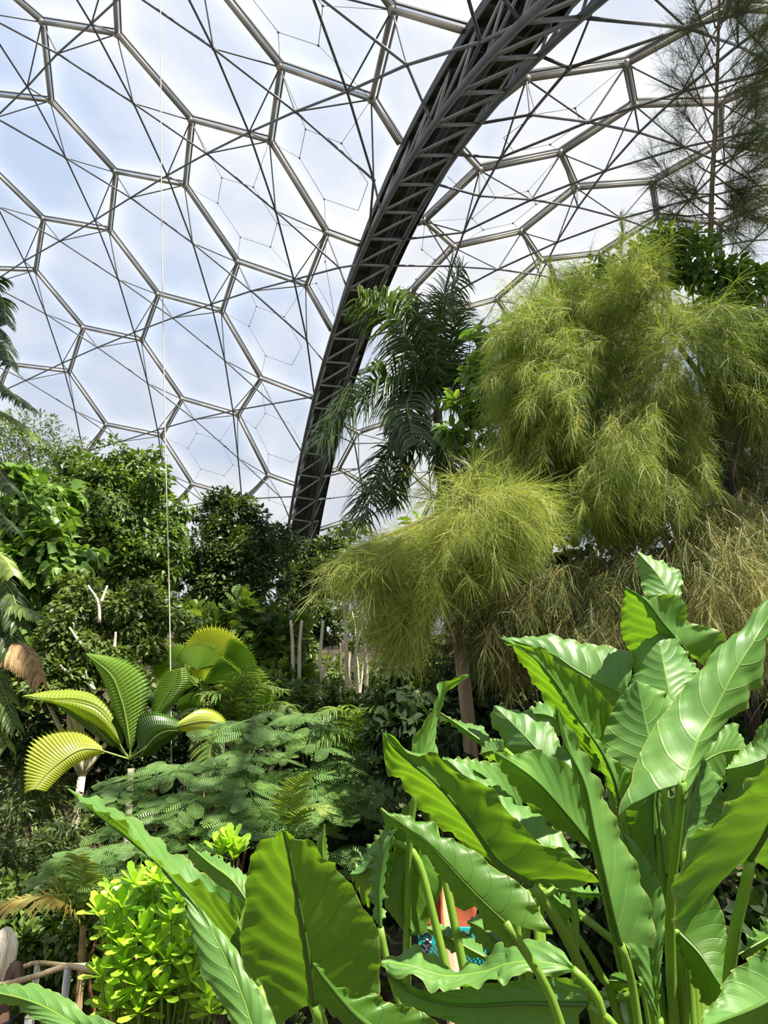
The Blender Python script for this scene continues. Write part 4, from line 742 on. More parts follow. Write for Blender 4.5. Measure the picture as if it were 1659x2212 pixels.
def ear(root, left, mid, right, d, top=True, off=(.06, .06), ruf=.010, stalk=None, sr=.012, base=None, waves=9, cup=.03, seed=0):
    """elephant-ear blade from left edge, midrib and right edge (tip first); d = distances of tip and of stalk joint; off = how much farther each edge lies"""
    nt_, ns = 56, 15; tt = np.linspace(0, 1, nt_); r_ = np.random.default_rng(seed + 5)
    def ln(pl, extra):
        dd = np.linspace(d[0], d[1], len(pl)); q = np.linspace(0, 1, len(pl)); dd = dd + extra * np.sin(np.pi * np.clip(q * .9 + .08, 0, 1)); return rs(np.array([D(x, y, k) for (x, y), k in zip(pl, dd)]), nt_)
    A, B, E_ = ln(left, off[0]), ln(mid, 0), ln(right, off[1]); fwd_ = -FW; V = []; uv = []; f1, f2 = r_.random(2) * 6
    cols = [(-1 + i / ns) for i in range(ns)] + [0] + [(i + 1) / ns for i in range(ns)]
    scale = np.linalg.norm(B[0] - B[-1])
    for s_ in cols:
        E2 = A if s_ < 0 else E_; f = abs(s_); P = B * (1 - f) + E2 * f; Tn = nrm(np.gradient(B, axis=0)); n_ = nrm(np.cross(E2 - B, Tn)); sg = np.sign(n_ @ fwd_)[:, None]; n_ = n_ * np.where(sg == 0, 1, sg)
        wv = .75 * ruf * f ** 5 * (np.sin(tt * waves * .8 * 6.283 + (f1 if s_ < 0 else f2) + 1.3 * np.sin(tt * 9 + f1)) + .5 * np.sin(tt * waves * 1.9 * 6.283 + f1)) * np.minimum(1, 6 * tt + .2) ; qb = .0016 * scale / .5 * np.sin((tt * 8 + f ** 1.25 * 2.1) * 6.283 - 1.57) * np.sin(np.pi * min(f, 1)) ** .6 
        bow = cup * scale * f * (1 - f) * 2 * (1 if s_ < 0 else 1)
        P = P + n_ * (wv + qb + bow)[:, None] * (1 if top else -1) + (E2 - B) * (0.006 * np.sin(tt * waves * 6.283 * 1.4 + f2 + 2 * np.sin(tt * 7 + f1)) * f ** 6)[:, None]
        V.append(P); uv.append(np.stack([np.full(nt_, (s_ + 1) / 2), tt], 1))
    V = np.concatenate(V); uv = np.concatenate(uv); k = nt_; q = np.array([(c * k + i, (c + 1) * k + i, (c + 1) * k + i + 1, c * k + i + 1) for c in range(len(cols) - 1) for i in range(nt_ - 1)])
    # outer surface faces the viewer's side when the top shows
    a, b, c = V[q[len(q) // 2][0]], V[q[len(q) // 2][1]], V[q[len(q) // 2][2]]; fn = np.cross(b - a, c - a); vis = fn @ (CAM - a) > 0
    if vis != top: q = q[:, ::-1]
    mb = MB(); mb.add(V, [q], .5, uv); o_ = mb.build('leaf_blade', M['ear'], root, uv=True)
    mb = MB(); sgn = 1 if top else -1
    mb.tube(B + (np.array([0, 0, 0]) + nrm(CAM - B.mean(0)) * .002 * -sgn), np.linspace(.0015, sr * (.5 if not top else .25), nt_), 7); mb.build('midrib', M['ear_stem' if top else 'ear_rib_backlit'], o_)
    J = B[-1]; bb = base if base is not None else origin(root)
    if stalk is None: dn = nrm(bb - J); Q = [J, J + nrm(nrm(B[-1] - B[-6]) + dn * .6) * .09, bb]
    elif stalk == 0: return o_
    else:
        Q = [J] + [D(*p) for p in stalk]; dr = nrm(Q[-1] - Q[-2]); dr = nrm(dr * .6 + np.array([0, 0, -.6])); z_ = float(tz(Q[-1][0], Q[-1][1])) - .02; Q.append(Q[-1] + dr * max(.05, (Q[-1][2] - z_) / -dr[2]))
    mb = MB(); P = soft(Q, 44, 5); mb.tube(P, np.linspace(sr * .75, sr * 1.5, 44), 10); mb.build('leaf_stalk', M['ear_stem'], o_); return o_
def plant(px, d, label):
    p = D(px, 2212, d); return empty('elephant_ear_plant', (p[0], p[1], float(tz(p[0], p[1])) - .02), label, 'plant', 'elephant ear plants in the front bed')
PA = plant(1470, 2.2, 'large elephant ear plant at the lower right with a tall fan of wavy heart-shaped leaves')
# A1 the big pale leaf
ear(PA, [(1700,1262),(1654,1299),(1620,1330),(1598,1366),(1560,1388),(1526,1430),(1493,1468),(1457,1512),(1416,1565),(1396,1598),(1369,1662),(1362,1690),(1333,1757)], [(1700,1262),(1655,1340),(1625,1390),(1582,1460),(1540,1543),(1510,1593),(1490,1650),(1474,1691)], [(1700,1262),(1672,1340),(1648,1399),(1650,1463),(1623,1499),(1618,1520),(1587,1548),(1543,1593),(1526,1631),(1504,1665),(1493,1694),(1468,1738)], (2.25, 1.95), True, (.05, .06), stalk=[(1471,1733,1.97),(1457,1849,2.0),(1446,1960,2.03),(1449,2098,2.08)], sr=.015, seed=1)
ear(PA, [(1375,1470),(1349,1493),(1318,1545),(1305,1600),(1325,1650),(1380,1720)], [(1375,1470),(1394,1560),(1410,1620),(1430,1690)], [(1375,1470),(1440,1500),(1480,1560),(1490,1640),(1440,1720)], (2.3, 2.2), True, seed=2)
ear(PA, [(1421,1369),(1380,1393),(1366,1421),(1368,1450),(1360,1476),(1371,1493),(1399,1501),(1427,1518)], [(1421,1369),(1430,1416),(1438,1463),(1449,1518)], [(1421,1369),(1457,1374),(1477,1399),(1493,1429),(1512,1449),(1493,1474),(1466,1510)], (2.5, 2.35), True, seed=3)
ear(PA, [(1352,1269),(1344,1310),(1341,1360),(1349,1388),(1366,1416),(1400,1430)], [(1352,1269),(1394,1297),(1430,1344),(1477,1399),(1490,1420)], [(1352,1269),(1388,1286),(1443,1283),(1474,1294),(1488,1341),(1521,1352),(1568,1377),(1526,1446)], (2.35, 2.6), False, seed=4)
ear(PA, [(1377,1193),(1377,1216),(1383,1252),(1391,1283),(1420,1330)], [(1377,1193),(1416,1236),(1449,1288),(1470,1340)], [(1377,1193),(1405,1203),(1443,1219),(1474,1244),(1471,1283),(1480,1340)], (2.8, 2.65), True, seed=5)
ear(PA, [(1083,1379),(1095,1391),(1119,1418),(1135,1448),(1150,1469),(1168,1500),(1192,1533),(1207,1563),(1250,1620),(1290,1670)], [(1083,1379),(1141,1412),(1174,1442),(1213,1494),(1252,1557),(1282,1608),(1325,1690)], [(1083,1379),(1141,1397),(1177,1400),(1195,1427),(1234,1448),(1270,1470),(1297,1497),(1322,1529),(1328,1590)], (2.1, 2.35), False, (.05, .02), sr=.014, seed=6)
ear(PA, [(1095,1379),(1128,1379),(1159,1373),(1189,1371),(1222,1379),(1270,1391),(1300,1393),(1344,1403),(1366,1416),(1363,1465)], [(1095,1379),(1160,1400),(1200,1416),(1239,1443),(1283,1468),(1349,1499)], [(1095,1379),(1150,1412),(1220,1465),(1290,1512),(1340,1530)], (2.6, 2.45), True, seed=7)
ear(PA, [(1068,1524),(1101,1530),(1119,1536),(1144,1534),(1162,1551),(1195,1563),(1204,1596),(1240,1640),(1260,1680)], [(1068,1524),(1101,1557),(1131,1587),(1162,1620),(1230,1690)], [(1068,1524),(1059,1554),(1071,1578),(1089,1602),(1086,1623),(1125,1640),(1160,1680),(1210,1720)], (2.6, 2.4), True, seed=8)
ear(PA, [(1065,1624),(1089,1626),(1116,1630),(1156,1618),(1183,1630),(1222,1648),(1240,1663),(1264,1715),(1288,1769)], [(1065,1624),(1101,1645),(1147,1678),(1180,1709),(1222,1757),(1284,1832)], [(1065,1624),(1080,1657),(1101,1690),(1126,1721),(1135,1739),(1177,1772),(1222,1802),(1278,1836)], (2.0, 2.25), False, seed=9)
ear(PA, [(1201,1525),(1203,1560),(1222,1620),(1248,1690),(1270,1790),(1292,1880),(1310,1960),(1325,2040)], [(1201,1525),(1217,1600),(1261,1689),(1283,1794),(1302,1877),(1319,1954),(1341,2040)], [(1201,1525),(1246,1593),(1276,1650),(1300,1700),(1319,1750),(1345,1810),(1375,1870),(1390,1915),(1413,1982),(1412,2050)], (1.75, 1.85), False, (.0, .10), stalk=[(1355,2070,1.86),(1369,2140,1.88)], sr=.013, seed=10)
ear(PA, [(1341,1796),(1338,1830),(1345,1900),(1342,2000),(1355,2050),(1410,2190)], [(1341,1796),(1362,1850),(1385,1950),(1405,2060),(1425,2200)], [(1341,1796),(1371,1819),(1391,1849),(1421,1899),(1437,1960),(1432,2040),(1425,2150)], (2.05, 1.95), True, (.0, .0), seed=11)
ear(PA, [(1214,1496),(1225,1530),(1250,1570),(1277,1610),(1297,1658),(1316,1705),(1338,1750)], [(1214,1496),(1262,1570),(1300,1625),(1328,1690),(1341,1750)], [(1214,1496),(1247,1546),(1283,1576),(1305,1618),(1349,1656),(1366,1672),(1355,1719),(1342,1752)], (1.9, 2.1), False, seed=12)
ear(PA, [(1617,1618),(1600,1590),(1585,1560),(1540,1590),(1515,1620)], [(1617,1618),(1560,1625),(1510,1650)], [(1617,1618),(1595,1650),(1565,1670),(1560,1700),(1500,1735)], (2.4, 2.3), True, seed=13)
ear(PA, [(1521,1641),(1500,1670),(1475,1700),(1440,1730),(1425,1765),(1455,1830)], [(1521,1641),(1503,1700),(1485,1760),(1479,1838)], [(1521,1641),(1535,1655),(1557,1683),(1562,1716),(1560,1766),(1532,1785),(1513,1807),(1485,1840)], (2.3, 2.2), True, seed=14)
ear(PA, [(1425,1905),(1385,1850),(1350,1790),(1347,1740),(1380,1700)], [(1425,1905),(1415,1830),(1412,1760),(1415,1700)], [(1425,1905),(1452,1870),(1460,1800),(1450,1740),(1430,1700)], (2.3, 2.35), False, seed=15)
ear(PA, [(1720,1600),(1660,1640),(1631,1677),(1600,1710),(1571,1737),(1562,1755),(1513,1794),(1482,1835),(1460,1899),(1455,1946),(1466,2012),(1488,1982),(1546,1915)], [(1720,1600),(1695,1700),(1660,1790),(1620,1857)], [(1720,1600),(1760,1700),(1740,1800),(1690,1900)], (1.6, 1.8), False, (.03, .03), ruf=.016, stalk=[(1626,1877,1.8),(1596,1960,1.83),(1582,2043,1.86),(1573,2106,1.9)], sr=.017, seed=16)
ear(PA, [(1568,1662),(1590,1630),(1625,1600),(1640,1570),(1690,1530)], [(1568,1662),(1620,1650),(1700,1620)], [(1568,1662),(1570,1700),(1562,1740),(1620,1725),(1700,1700)], (2.25, 2.3), False, seed=17)
ear(PA, [(1600,2200),(1575,2100),(1568,2000),(1552,1950),(1532,1920)], [(1600,2200),(1550,2120),(1510,2060),(1466,2015)], [(1600,2215),(1535,2182),(1505,2140),(1475,2070),(1460,2030)], (1.95, 2.1), False, seed=18)
PR = plant(1660, 1.75, 'elephant ear plant cut by the lower right corner, one broad glowing leaf in front')
ear(PR, [(1515,2225),(1526,2180),(1551,2155),(1575,2105),(1626,2066),(1660,2042),(1730,1990)], [(1515,2225),(1560,2205),(1640,2172),(1730,2120)], [(1515,2225),(1560,2290),(1640,2300),(1740,2260)], (1.5, 1.7), False, (.06, .06), ruf=.014, seed=19)
ear(PR, [(1594,2062),(1608,2040),(1626,2015),(1645,2000),(1700,1960)], [(1594,2062),(1625,2045),(1660,2025),(1710,1990)], [(1594,2062),(1620,2066),(1650,2052),(1710,2030)], (1.75, 1.8), True, ruf=.012, seed=20)
PB = plant(1180, 2.0, 'middle elephant ear plant with one huge dark leaf above a lit yellow-green leaf')
ear(PB, [(827,1584),(833,1660),(857,1681),(890,1721),(912,1751),(936,1772),(981,1811),(1026,1841),(1071,1877),(1104,1895),(1136,1918)], [(827,1584),(860,1624),(933,1684),(981,1736),(1029,1799),(1077,1865),(1147,1912)], [(827,1584),(851,1590),(881,1623),(909,1632),(945,1629),(954,1642),(993,1672),(1029,1687),(1065,1702),(1086,1739),(1110,1763),(1135,1793),(1162,1817),(1195,1832),(1216,1835),(1246,1859),(1279,1883),(1294,1910),(1252,1915),(1174,1917)], (1.6, 1.8), False, (.08, .02), stalk=[(1171,1930,1.81),(1222,2022,1.85),(1267,2112,1.9)], sr=.016, seed=21)
ear(PB, [(823,1745),(833,1781),(854,1787),(878,1793),(893,1829),(921,1841),(936,1877),(960,1892),(969,1925),(993,1959),(1023,1962),(1041,1980),(1050,2001),(1077,2025),(1101,2043),(1135,2052)], [(823,1745),(875,1787),(921,1817),(966,1865),(1026,1929),(1092,1992)], [(823,1745),(845,1758),(872,1758),(890,1772),(921,1773),(945,1787),(951,1805),(1011,1829),(1056,1865),(1101,1895),(1141,1925),(1162,1962),(1197,2021)], (1.52, 1.46), True, (.03, .03), stalk=[(1138,2061,1.47),(1192,2142,1.5)], sr=.011, seed=22)
ear(PB, [(1011,1457),(981,1463),(948,1482),(942,1503),(921,1548),(902,1584),(888,1620),(870,1700)], [(1011,1457),(970,1478),(950,1512),(934,1560),(918,1620),(900,1700)], [(1011,1457),(984,1479),(957,1503),(954,1521),(945,1550),(942,1584),(945,1629),(930,1700)], (2.1, 2.0), True, (-.05, .05), ruf=.008, waves=4, stalk=[(885,1780,2.0),(880,1960,2.02)], seed=23)
ear(PB, [(890,2020),(866,2004),(842,1974),(827,1950),(845,1856),(857,1787),(872,1740)], [(890,2020),(860,1960),(872,1880),(885,1805),(888,1740)], [(890,2020),(918,2016),(927,1980),(945,1941),(954,1901),(936,1871),(905,1805),(895,1745)], (2.0, 2.05), True, ruf=.005, waves=3, seed=24)
ear(PB, [(857,1785),(816,1823),(801,1871),(801,1947),(816,2003)], [(857,1785),(832,1840),(820,1910),(820,1960),(822,2003)], [(857,1785),(850,1840),(840,1900),(830,1955),(828,2003)], (1.98, 1.95), False, seed=25)
ear(PB, [(756,1889),(777,1860),(801,1823),(825,1795),(848,1775)], [(756,1889),(785,1885),(805,1860),(835,1820)], [(756,1889),(770,1920),(792,1962),(804,1941),(825,1900)], (2.1, 2.05), False, ruf=.012, seed=26)
ear(PB, [(965,1638),(1012,1652),(1032,1676),(1085,1702),(1108,1730),(1162,1757),(1188,1783),(1223,1815),(1254,1858)], [(965,1640),(1040,1710),(1120,1780),(1200,1850)], [(965,1645),(1020,1730),(1090,1800),(1170,1870)], (2.1, 1.95), True, seed=27)
ear(PB, [(824,2074),(845,2067),(866,2070),(878,2049),(902,2043),(927,2061),(963,2082),(987,2094),(1041,2076),(1056,2058),(1095,2038),(1141,2034),(1177,2037),(1213,2049),(1236,2085)], [(824,2078),(880,2085),(960,2108),(1040,2100),(1110,2080),(1180,2080),(1238,2094)], [(824,2080),(854,2112),(899,2112),(930,2136),(981,2133),(1017,2133),(1056,2115),(1086,2121),(1126,2106),(1192,2109),(1240,2100)], (1.7, 1.65), True, (.10, -.05), waves=6, seed=28)
ear(PB, [(835,2100),(930,2142),(1060,2122),(1200,2112),(1270,2108)], [(835,2100),(900,2150),(1000,2172),(1120,2168),(1270,2170)], [(835,2104),(857,2151),(880,2175),(960,2202),(1060,2232),(1220,2240)], (1.75, 1.65), False, (.0, .0), seed=29)
ear(PB, [(918,2004),(945,1998),(969,2001),(993,2010),(1023,2028),(1041,2046),(1050,2066)], [(918,2004),(960,2020),(1000,2042),(1048,2068)], [(918,2004),(933,2022),(951,2040),(972,2055),(1011,2067),(1046,2071)], (2.15, 2.1), True, ruf=.005, seed=30)
ear(PB, [(1010,1990),(1030,1975),(1060,1980),(1095,2020),(1110,2050)], [(1010,1990),(1040,2005),(1070,2030),(1100,2060)], [(1010,1990),(1025,2030),(1050,2055),(1090,2070)], (2.3, 2.2), False, seed=31)
ear(PB, [(1258,1990),(1245,1965),(1225,1940),(1200,1915),(1178,1910)], [(1258,1990),(1225,1962),(1180,1922)], [(1258,1990),(1225,1986),(1222,2004),(1190,1975),(1170,1935)], (1.95, 1.95), True, seed=32)
ear(PB, [(1312,1930),(1280,1920),(1240,1912),(1200,1905)], [(1312,1930),(1260,1930),(1200,1920)], [(1312,1932),(1270,1942),(1235,1935),(1200,1928)], (1.9, 1.9), True, seed=33)
ear(PB, [(955,1638),(1010,1638),(1050,1645),(1090,1652),(1130,1690)], [(955,1640),(1020,1662),(1080,1708),(1135,1765)], [(955,1642),(1000,1690),(1060,1740),(1125,1795)], (2.2, 2.35), False, seed=34)
ear(PB, [(951,1539),(981,1554),(1011,1563),(1041,1569),(1056,1593),(1060,1612)], [(951,1539),(990,1565),(1025,1590),(1058,1614)], [(951,1539),(969,1560),(993,1580),(1017,1598),(1048,1616)], (2.65, 2.6), True, ruf=.005, seed=35)
ear(PB, [(1035,1629),(1048,1605),(1063,1595),(1088,1598)], [(1035,1629),(1060,1622),(1090,1620)], [(1035,1629),(1058,1642),(1080,1645),(1095,1640)], (2.5, 2.45), True, ruf=.006, seed=36)
ear(PA, [(1128,1545),(1160,1520),(1200,1512),(1240,1540),(1260,1560)], [(1128,1545),(1180,1545),(1260,1580)], [(1128,1545),(1150,1575),(1190,1585),(1260,1600)], (2.7, 2.6), False, seed=37)
ear(PA, [(1316,2106),(1335,2100),(1352,2104),(1380,2120)], [(1316,2118),(1345,2120),(1380,2130)], [(1316,2138),(1335,2144),(1352,2140),(1380,2145)], (2.1, 2.1), False, ruf=.003, seed=38)
for Q in ([(1222,1992,2.15),(1267,2052,2.15),(1300,2112,2.15),(1330,2180,2.17)],[(1240,1965,2.25),(1285,2000,2.2),(1327,2034,2.15),(1400,2130,2.15)],[(1455,2040,2.2),(1463,2081,2.2),(1478,2150,2.2)],[(1291,2148,2.2),(1360,2160,2.15),(1430,2181,2.1)]):
    mb = MB(); mb.tube(rs([D(*q) for q in Q] + [origin(PA)], 20), np.linspace(.011, .017, 20), 9); mb.build('leaf_stalk', M['ear_stem'], PA)
PC = plant(640, 1.55, 'elephant ear plant at the lower centre left with the broad upright leaf seen from below')
ear(PC, [(611,1793),(596,1799),(590,1814),(563,1817),(548,1841),(539,1856),(536,1889),(527,1916),(533,1935),(524,1992),(518,2028),(521,2067),(533,2100),(563,2127),(581,2167),(599,2222)], [(611,1793),(620,1826),(632,1886),(647,1968),(662,2052),(680,2166)], [(611,1793),(629,1802),(641,1817),(674,1817),(689,1841),(701,1859),(722,1859),(729,1883),(753,1901),(768,1925),(780,1953),(804,1983),(819,2022),(822,2067),(820,2112),(817,2158),(770,2190)], (1.22, 1.4), False, (.02, .05), ruf=.006, stalk=[(692,2190,1.41),(702,2240,1.42)], sr=.016, seed=40)
ear(PC, [(148,1704),(187,1737),(247,1765),(277,1780),(286,1810),(326,1846),(356,1873),(404,1903),(434,1902),(460,1931),(500,1953),(516,1988)], [(148,1704),(200,1752),(262,1800),(350,1873),(400,1932),(470,2010),(525,2070),(560,2130)], [(148,1704),(181,1721),(211,1722),(241,1746),(280,1761),(301,1774),(326,1801),(350,1819),(371,1843),(395,1843),(413,1867),(443,1888),(469,1910),(500,1928),(527,1947),(521,1989)], (1.8, 1.6), False, (-.05, .12), ruf=.006, cup=.0, waves=12, seed=41)
ear(PC, [(350,1872),(398,1931),(404,1981),(422,2042),(434,2102),(461,2141),(490,2190),(510,2240)], [(350,1872),(410,1945),(455,2010),(490,2075),(515,2130),(550,2230)], [(350,1872),(400,1925),(450,1982),(500,2036),(517,2060),(539,2106),(581,2173),(600,2230)], (1.62, 1.45), True, (.0, .0), ruf=.004, seed=42)
ear(PC, [(406,1823),(421,1832),(442,1841),(472,1850),(496,1868),(533,1892),(538,1940)], [(406,1823),(450,1862),(500,1900),(534,1945)], [(403,1830),(420,1870),(470,1915),(525,1960)], (1.85, 1.75), True, ruf=.006, seed=43)
ear(PC, [(677,2082),(674,2100),(677,2137),(683,2161),(710,2185),(744,2215),(800,2262)], [(677,2082),(695,2108),(713,2130),(741,2164),(775,2198),(850,2255)], [(677,2082),(692,2088),(701,2112),(720,2133),(744,2133),(756,2152),(777,2158),(816,2146),(831,2164),(852,2170),(870,2167),(909,2188),(939,2200),(980,2240)], (1.08, 1.15), False, (.0, .04), ruf=.006, seed=44)
ear(PC, [(701,1781),(690,1805),(683,1825),(686,1850)], [(701,1781),(698,1810),(697,1835),(700,1862)], [(701,1781),(705,1810),(708,1835),(709,1862)], (1.7, 1.7), True, (.02, .02), ruf=.002, seed=45)
ear(PC, [(535,2105),(545,2140),(560,2180),(575,2230)], [(535,2105),(560,2140),(580,2180),(595,2230)], [(535,2105),(570,2130),(600,2170),(620,2230)], (1.6, 1.55), True, ruf=.003, seed=46)
PD = plant(120, 1.35, 'elephant ear plant in the lower left corner, one dark leaf below the rope rail')
ear(PD, [(-70,2140),(0,2129),(45,2126),(75,2126),(99,2132),(115,2144),(145,2153),(163,2168),(181,2190),(211,2193),(241,2208),(290,2250)], [(-70,2140),(0,2146),(80,2168),(160,2212),(240,2270)], [(-70,2145),(0,2168),(39,2171),(51,2190),(84,2208),(140,2270)], (1.35, 1.25), True, (.02, .02), ruf=.005, seed=47)
# ================================================================ LIME BUSH (whorls of paddle leaves)
g = W(340, 2150, 6.2); lime = empty('paddle_leaved_bush', (g[0], g[1], float(tz(g[0], g[1]))), 'glossy lime-green bush with whorls of paddle-shaped leaves, right of the rope rail', 'shrub')
st = MB(); lf = MB(); pts = [(262,1960),(268,2090),(360,2080),(240,2180),(310,2020),(390,1950),(345,1905),(370,1990),(240,2010),(450,2150),(400,2060),(430,1980),(290,1910),(300,2130),(350,2150),(410,2120),(455,2190),(300,2190),(220,2110),(330,2060),(215,1975),(270,2050),(425,2050)]
q = sample_poly([(215,1960),(280,1900),(350,1880),(400,1940),(430,2020),(440,2130),(470,2200),(380,2212),(230,2200),(225,2100),(260,2040)], 80); pts += [tuple(x) for x in q]
for n_, (x, y) in enumerate(pts):
    Yd = 5.7 if n_ < 23 else 5.9 + .6 * rng.random(); p = W(x, y, Yd); base_ = origin(lime) + np.array([rng.normal() * .12, rng.normal() * .12, 0]); st.tube(rs([base_, base_ * .4 + p * .6 + np.array([0, 0, -.12]), p], 8), np.linspace(.012, .006, 8), 5)
    k = 12; a = rng.random() * 6.28 + np.arange(k) * 2.4; el = np.linspace(1.25, -.1, k) + rng.normal(size=k) * .12; d = np.stack([np.cos(a) * np.cos(el), np.sin(a) * np.cos(el) - .25, np.sin(el)], 1); d = nrm(d); X, Y, Z = frames(d, np.array([[0, -.3, 1.]]) - d * .3)
    lf.inst(*SPAT, np.repeat(p[None], k, 0), X, Y, Z, .165 * (.75 + .5 * rng.random(k)), tone=np.clip(.6 + rng.normal(size=k) * .2, 0, 1))
st.build('stems', M['petiole'], lime); lf.build('foliage', M['l_lime'], lime, smooth=True)
g = W(495, 1900, 7.0); l2 = empty('paddle_leaved_bush', (g[0], g[1], float(tz(g[0], g[1]))), 'small lime-green whorled shoot rising just left of the broad upright leaf', 'shrub'); st = MB(); lf = MB()
for (x, y) in [(490,1840),(505,1860),(478,1850),(500,1825),(515,1845)]:
    p = W(x, y, 7.0); st.tube(rs([origin(l2), p + np.array([0, 0, -.3]), p], 6), .01, 5); k = 9; a = rng.random() * 6.28 + np.arange(k) * 2.4; el = np.linspace(1.3, .4, k); d = nrm(np.stack([np.cos(a) * np.cos(el), np.sin(a) * np.cos(el) - .2, np.sin(el)], 1)); X, Y, Z = frames(d, np.array([[0, -.3, 1.]]) - d * .3); lf.inst(*SPAT, np.repeat(p[None], k, 0), X, Y, Z, .17 * (.75 + .5 * rng.random(k)), tone=np.clip(.7 + rng.normal(size=k) * .2, 0, 1))
st.build('stems', M['bark'], l2); lf.build('foliage', M['l_lime'], l2)
# ================================================================ RAILS, ROPE, POLE, SIGN
M['post'] = solid('pale_grey_post', (.42, .42, .40), .6, noise=8, col2=(.58, .57, .53))
def ropeobj(pts, r, label, name='rope_rail', cat='rope rail', group=None):
    P = rs(pts, 160); mb = MB()
    for s_ in range(3):
        T = nrm(np.gradient(P, axis=0)); sd = nrm(np.cross(T, [0, 0, 1.])) if abs(T[0][2]) < .9 else nrm(np.cross(T, [1., 0, 0])); u2 = np.cross(sd, T); a = np.arange(160) * .8 + s_ * 2.094
        mb.tube(P + (sd * np.cos(a)[:, None] + u2 * np.sin(a)[:, None]) * r * .45, r * .62, 5)
    return mb.build(name, M['rope'], None, label=label, cat=cat, group=group)
ropeobj([W(-60, 2140, 7.5), W(12, 2126, 7.5), W(80, 2108, 7.5), W(145, 2088, 7.5), W(200, 2097, 7.4), W(253, 2100, 7.3), W(330, 2095, 7.2)], .026, 'thick straw-coloured rope handrail nearer the camera, passing in front of the person')
ropeobj([W(-60, 2135, 8.6), W(45, 2091, 8.6), W(84, 2080, 8.6), W(150, 2086, 8.5), W(217, 2082, 8.4), W(300, 2070, 8.3)], .024, 'thick straw-coloured rope handrail farther back, behind the person')
for (x, y, Yd, lab) in [(147,2088,7.5,'pale post holding the nearer rope rail at its highest point'),(82,2080,8.6,'pale post holding the farther rope rail beside the person'),(394,2140,7.1,'pale post showing low between the lime bush stems'),(62,2196,7.5,'short pale post end showing above the lower left dark leaf')]:
    p = W(x, y, Yd); gz = float(tz(p[0], p[1])); mb = MB(); mb.tube([(p[0], p[1], gz - .05), (p[0], p[1], p[2] - .01)], .032, 12); root = empty('rail_post', (p[0], p[1], gz), lab, 'post', 'posts of the rope rails'); mb.build('post_shaft', M['post'], root); mb = MB(); mb.ball(p + np.array([0, 0, -.005]), .036, 10, 6, (1, 1, .5)); mb.build('post_cap', M['post'], root)
# wire netting under the nearer rail
mb = MB(); a = W(-60, 2140, 7.5); b = W(145, 2088, 7.5); c = W(420, 2096, 7.1)
for p, q in ((a, b), (b, c)):
    L_ = np.linalg.norm((q - p)[:2]); n = int(L_ / .055); zt = .78
    for i in range(n + 1):
        o_ = p + (q - p) * i / n; mb.tube([(o_[0], o_[1], tz(o_[0], o_[1]) + .02), (o_[0], o_[1], tz(o_[0], o_[1]) + zt)], .003, 4, cap=False)
    for k in range(15): z = .02 + k * .0543; mb.tube([(p[0], p[1], tz(p[0], p[1]) + z), (q[0], q[1], tz(q[0], q[1]) + z)], .003, 4, cap=False)
mb.build('wire_netting', M['post'], None, label='square wire netting hung beneath the nearer rope rail', cat='netting')
tp, bt = W(345, -700, 13.0), W(371, 1700, 13.0); mb = MB(); mb.tube(rs([tp, W(348, 300, 13.0), W(356, 900, 13.0), W(366, 1300, 13.0), bt], 30), .011, 6)
M['cord'] = solid('pale_cord', (.55, .50, .42), .8); mb.build('hanging_cord', M['cord'], None, label='long thin pale cord hanging from the roof down to the fern-leaved shrub', cat='cord')
p = W(1020, 1660, 7.6); q = W(985, 1330, 7.6); root = empty('wooden_pole', (p[0] + .1, p[1], float(tz(p[0], p[1]))), 'weathered leaning wooden pole rising behind the middle elephant ear leaves', 'pole'); mb = MB(); mb.tube(rs([origin(root), p, q], 20), np.linspace(.085, .065, 20), 12); mb.build('pole_shaft', M['wood'], root)
# teal board with netting, orange disc on a wooden stake
M['teal'] = solid('teal_paint', (.0, .30, .29), .6); M['black'] = solid('black_paint', (.012, .012, .014), .7); M['white'] = solid('white_paint', (.6, .68, .68), .6); M['orange'] = solid('terracotta_paint', (.26, .045, .02), .75, noise=14, col2=(.38, .09, .035), bump=.4)  # terracotta darkened, the shade on the disc put into its colour
Yb = 3.35; p0 = W(975, 2060, Yb); bd = empty('painted_board', (p0[0], p0[1], float(tz(p0[0], p0[1]))), 'teal painted board with black curling marks, low behind the middle leaves', 'board')
def plate(px, Yd, mat, name, par, th=.012):
    P = np.array([W(x, y, Yd) for x, y in px]); n = len(P); B2 = P + np.array([0, th, 0]); mb = MB(); V = np.concatenate([P, B2]); mb.add(V, [[(i, (i + 1) % n, n + (i + 1) % n, n + i) for i in range(n)]]); mb.f[-1] += [np.array([list(range(n))[::-1]]), np.array([list(range(n, 2 * n))])]; return mb.build(name, M[mat], par, smooth=False)
plate([(903,2005),(1048,2005),(1052,2096),(905,2098)], Yb, 'teal', 'panel', bd, .02)
for cv in ([(908,2022),(918,2014),(930,2020),(926,2032),(915,2028)],[(912,2040),(922,2046),(932,2038)],[(904,2048),(914,2056),(926,2052)],[(1000,2012),(1012,2018),(1020,2010)]):
    mb = MB(); mb.tube(rs([W(x, y, Yb - .006) for x, y in cv], 14), .006, 5); mb.build('painted_mark', M['black'], bd)
mb = MB(); mb.tube(rs([W(x, y, Yb - .006) for x, y in [(914,2034),(922,2030),(931,2037)]], 10), .005, 5); mb.build('painted_mark', M['white'], bd, label='white curling mark')
mb = MB()
for k in range(16):
    x = 925 + k * 9; mb.tube(rs([W(x, 2040, Yb - .05), W(x - 14, 2070, Yb - .07), W(x - 40, 2104, Yb - .05)], 6), .0022, 4); mb.tube(rs([W(x - 40, 2040, Yb - .05), W(x - 14, 2070, Yb - .07), W(x, 2104, Yb - .05)], 6), .0022, 4)
mb.build('black_net', M['black'], None, label='black string net draped across the lower part of the teal board', cat='net')
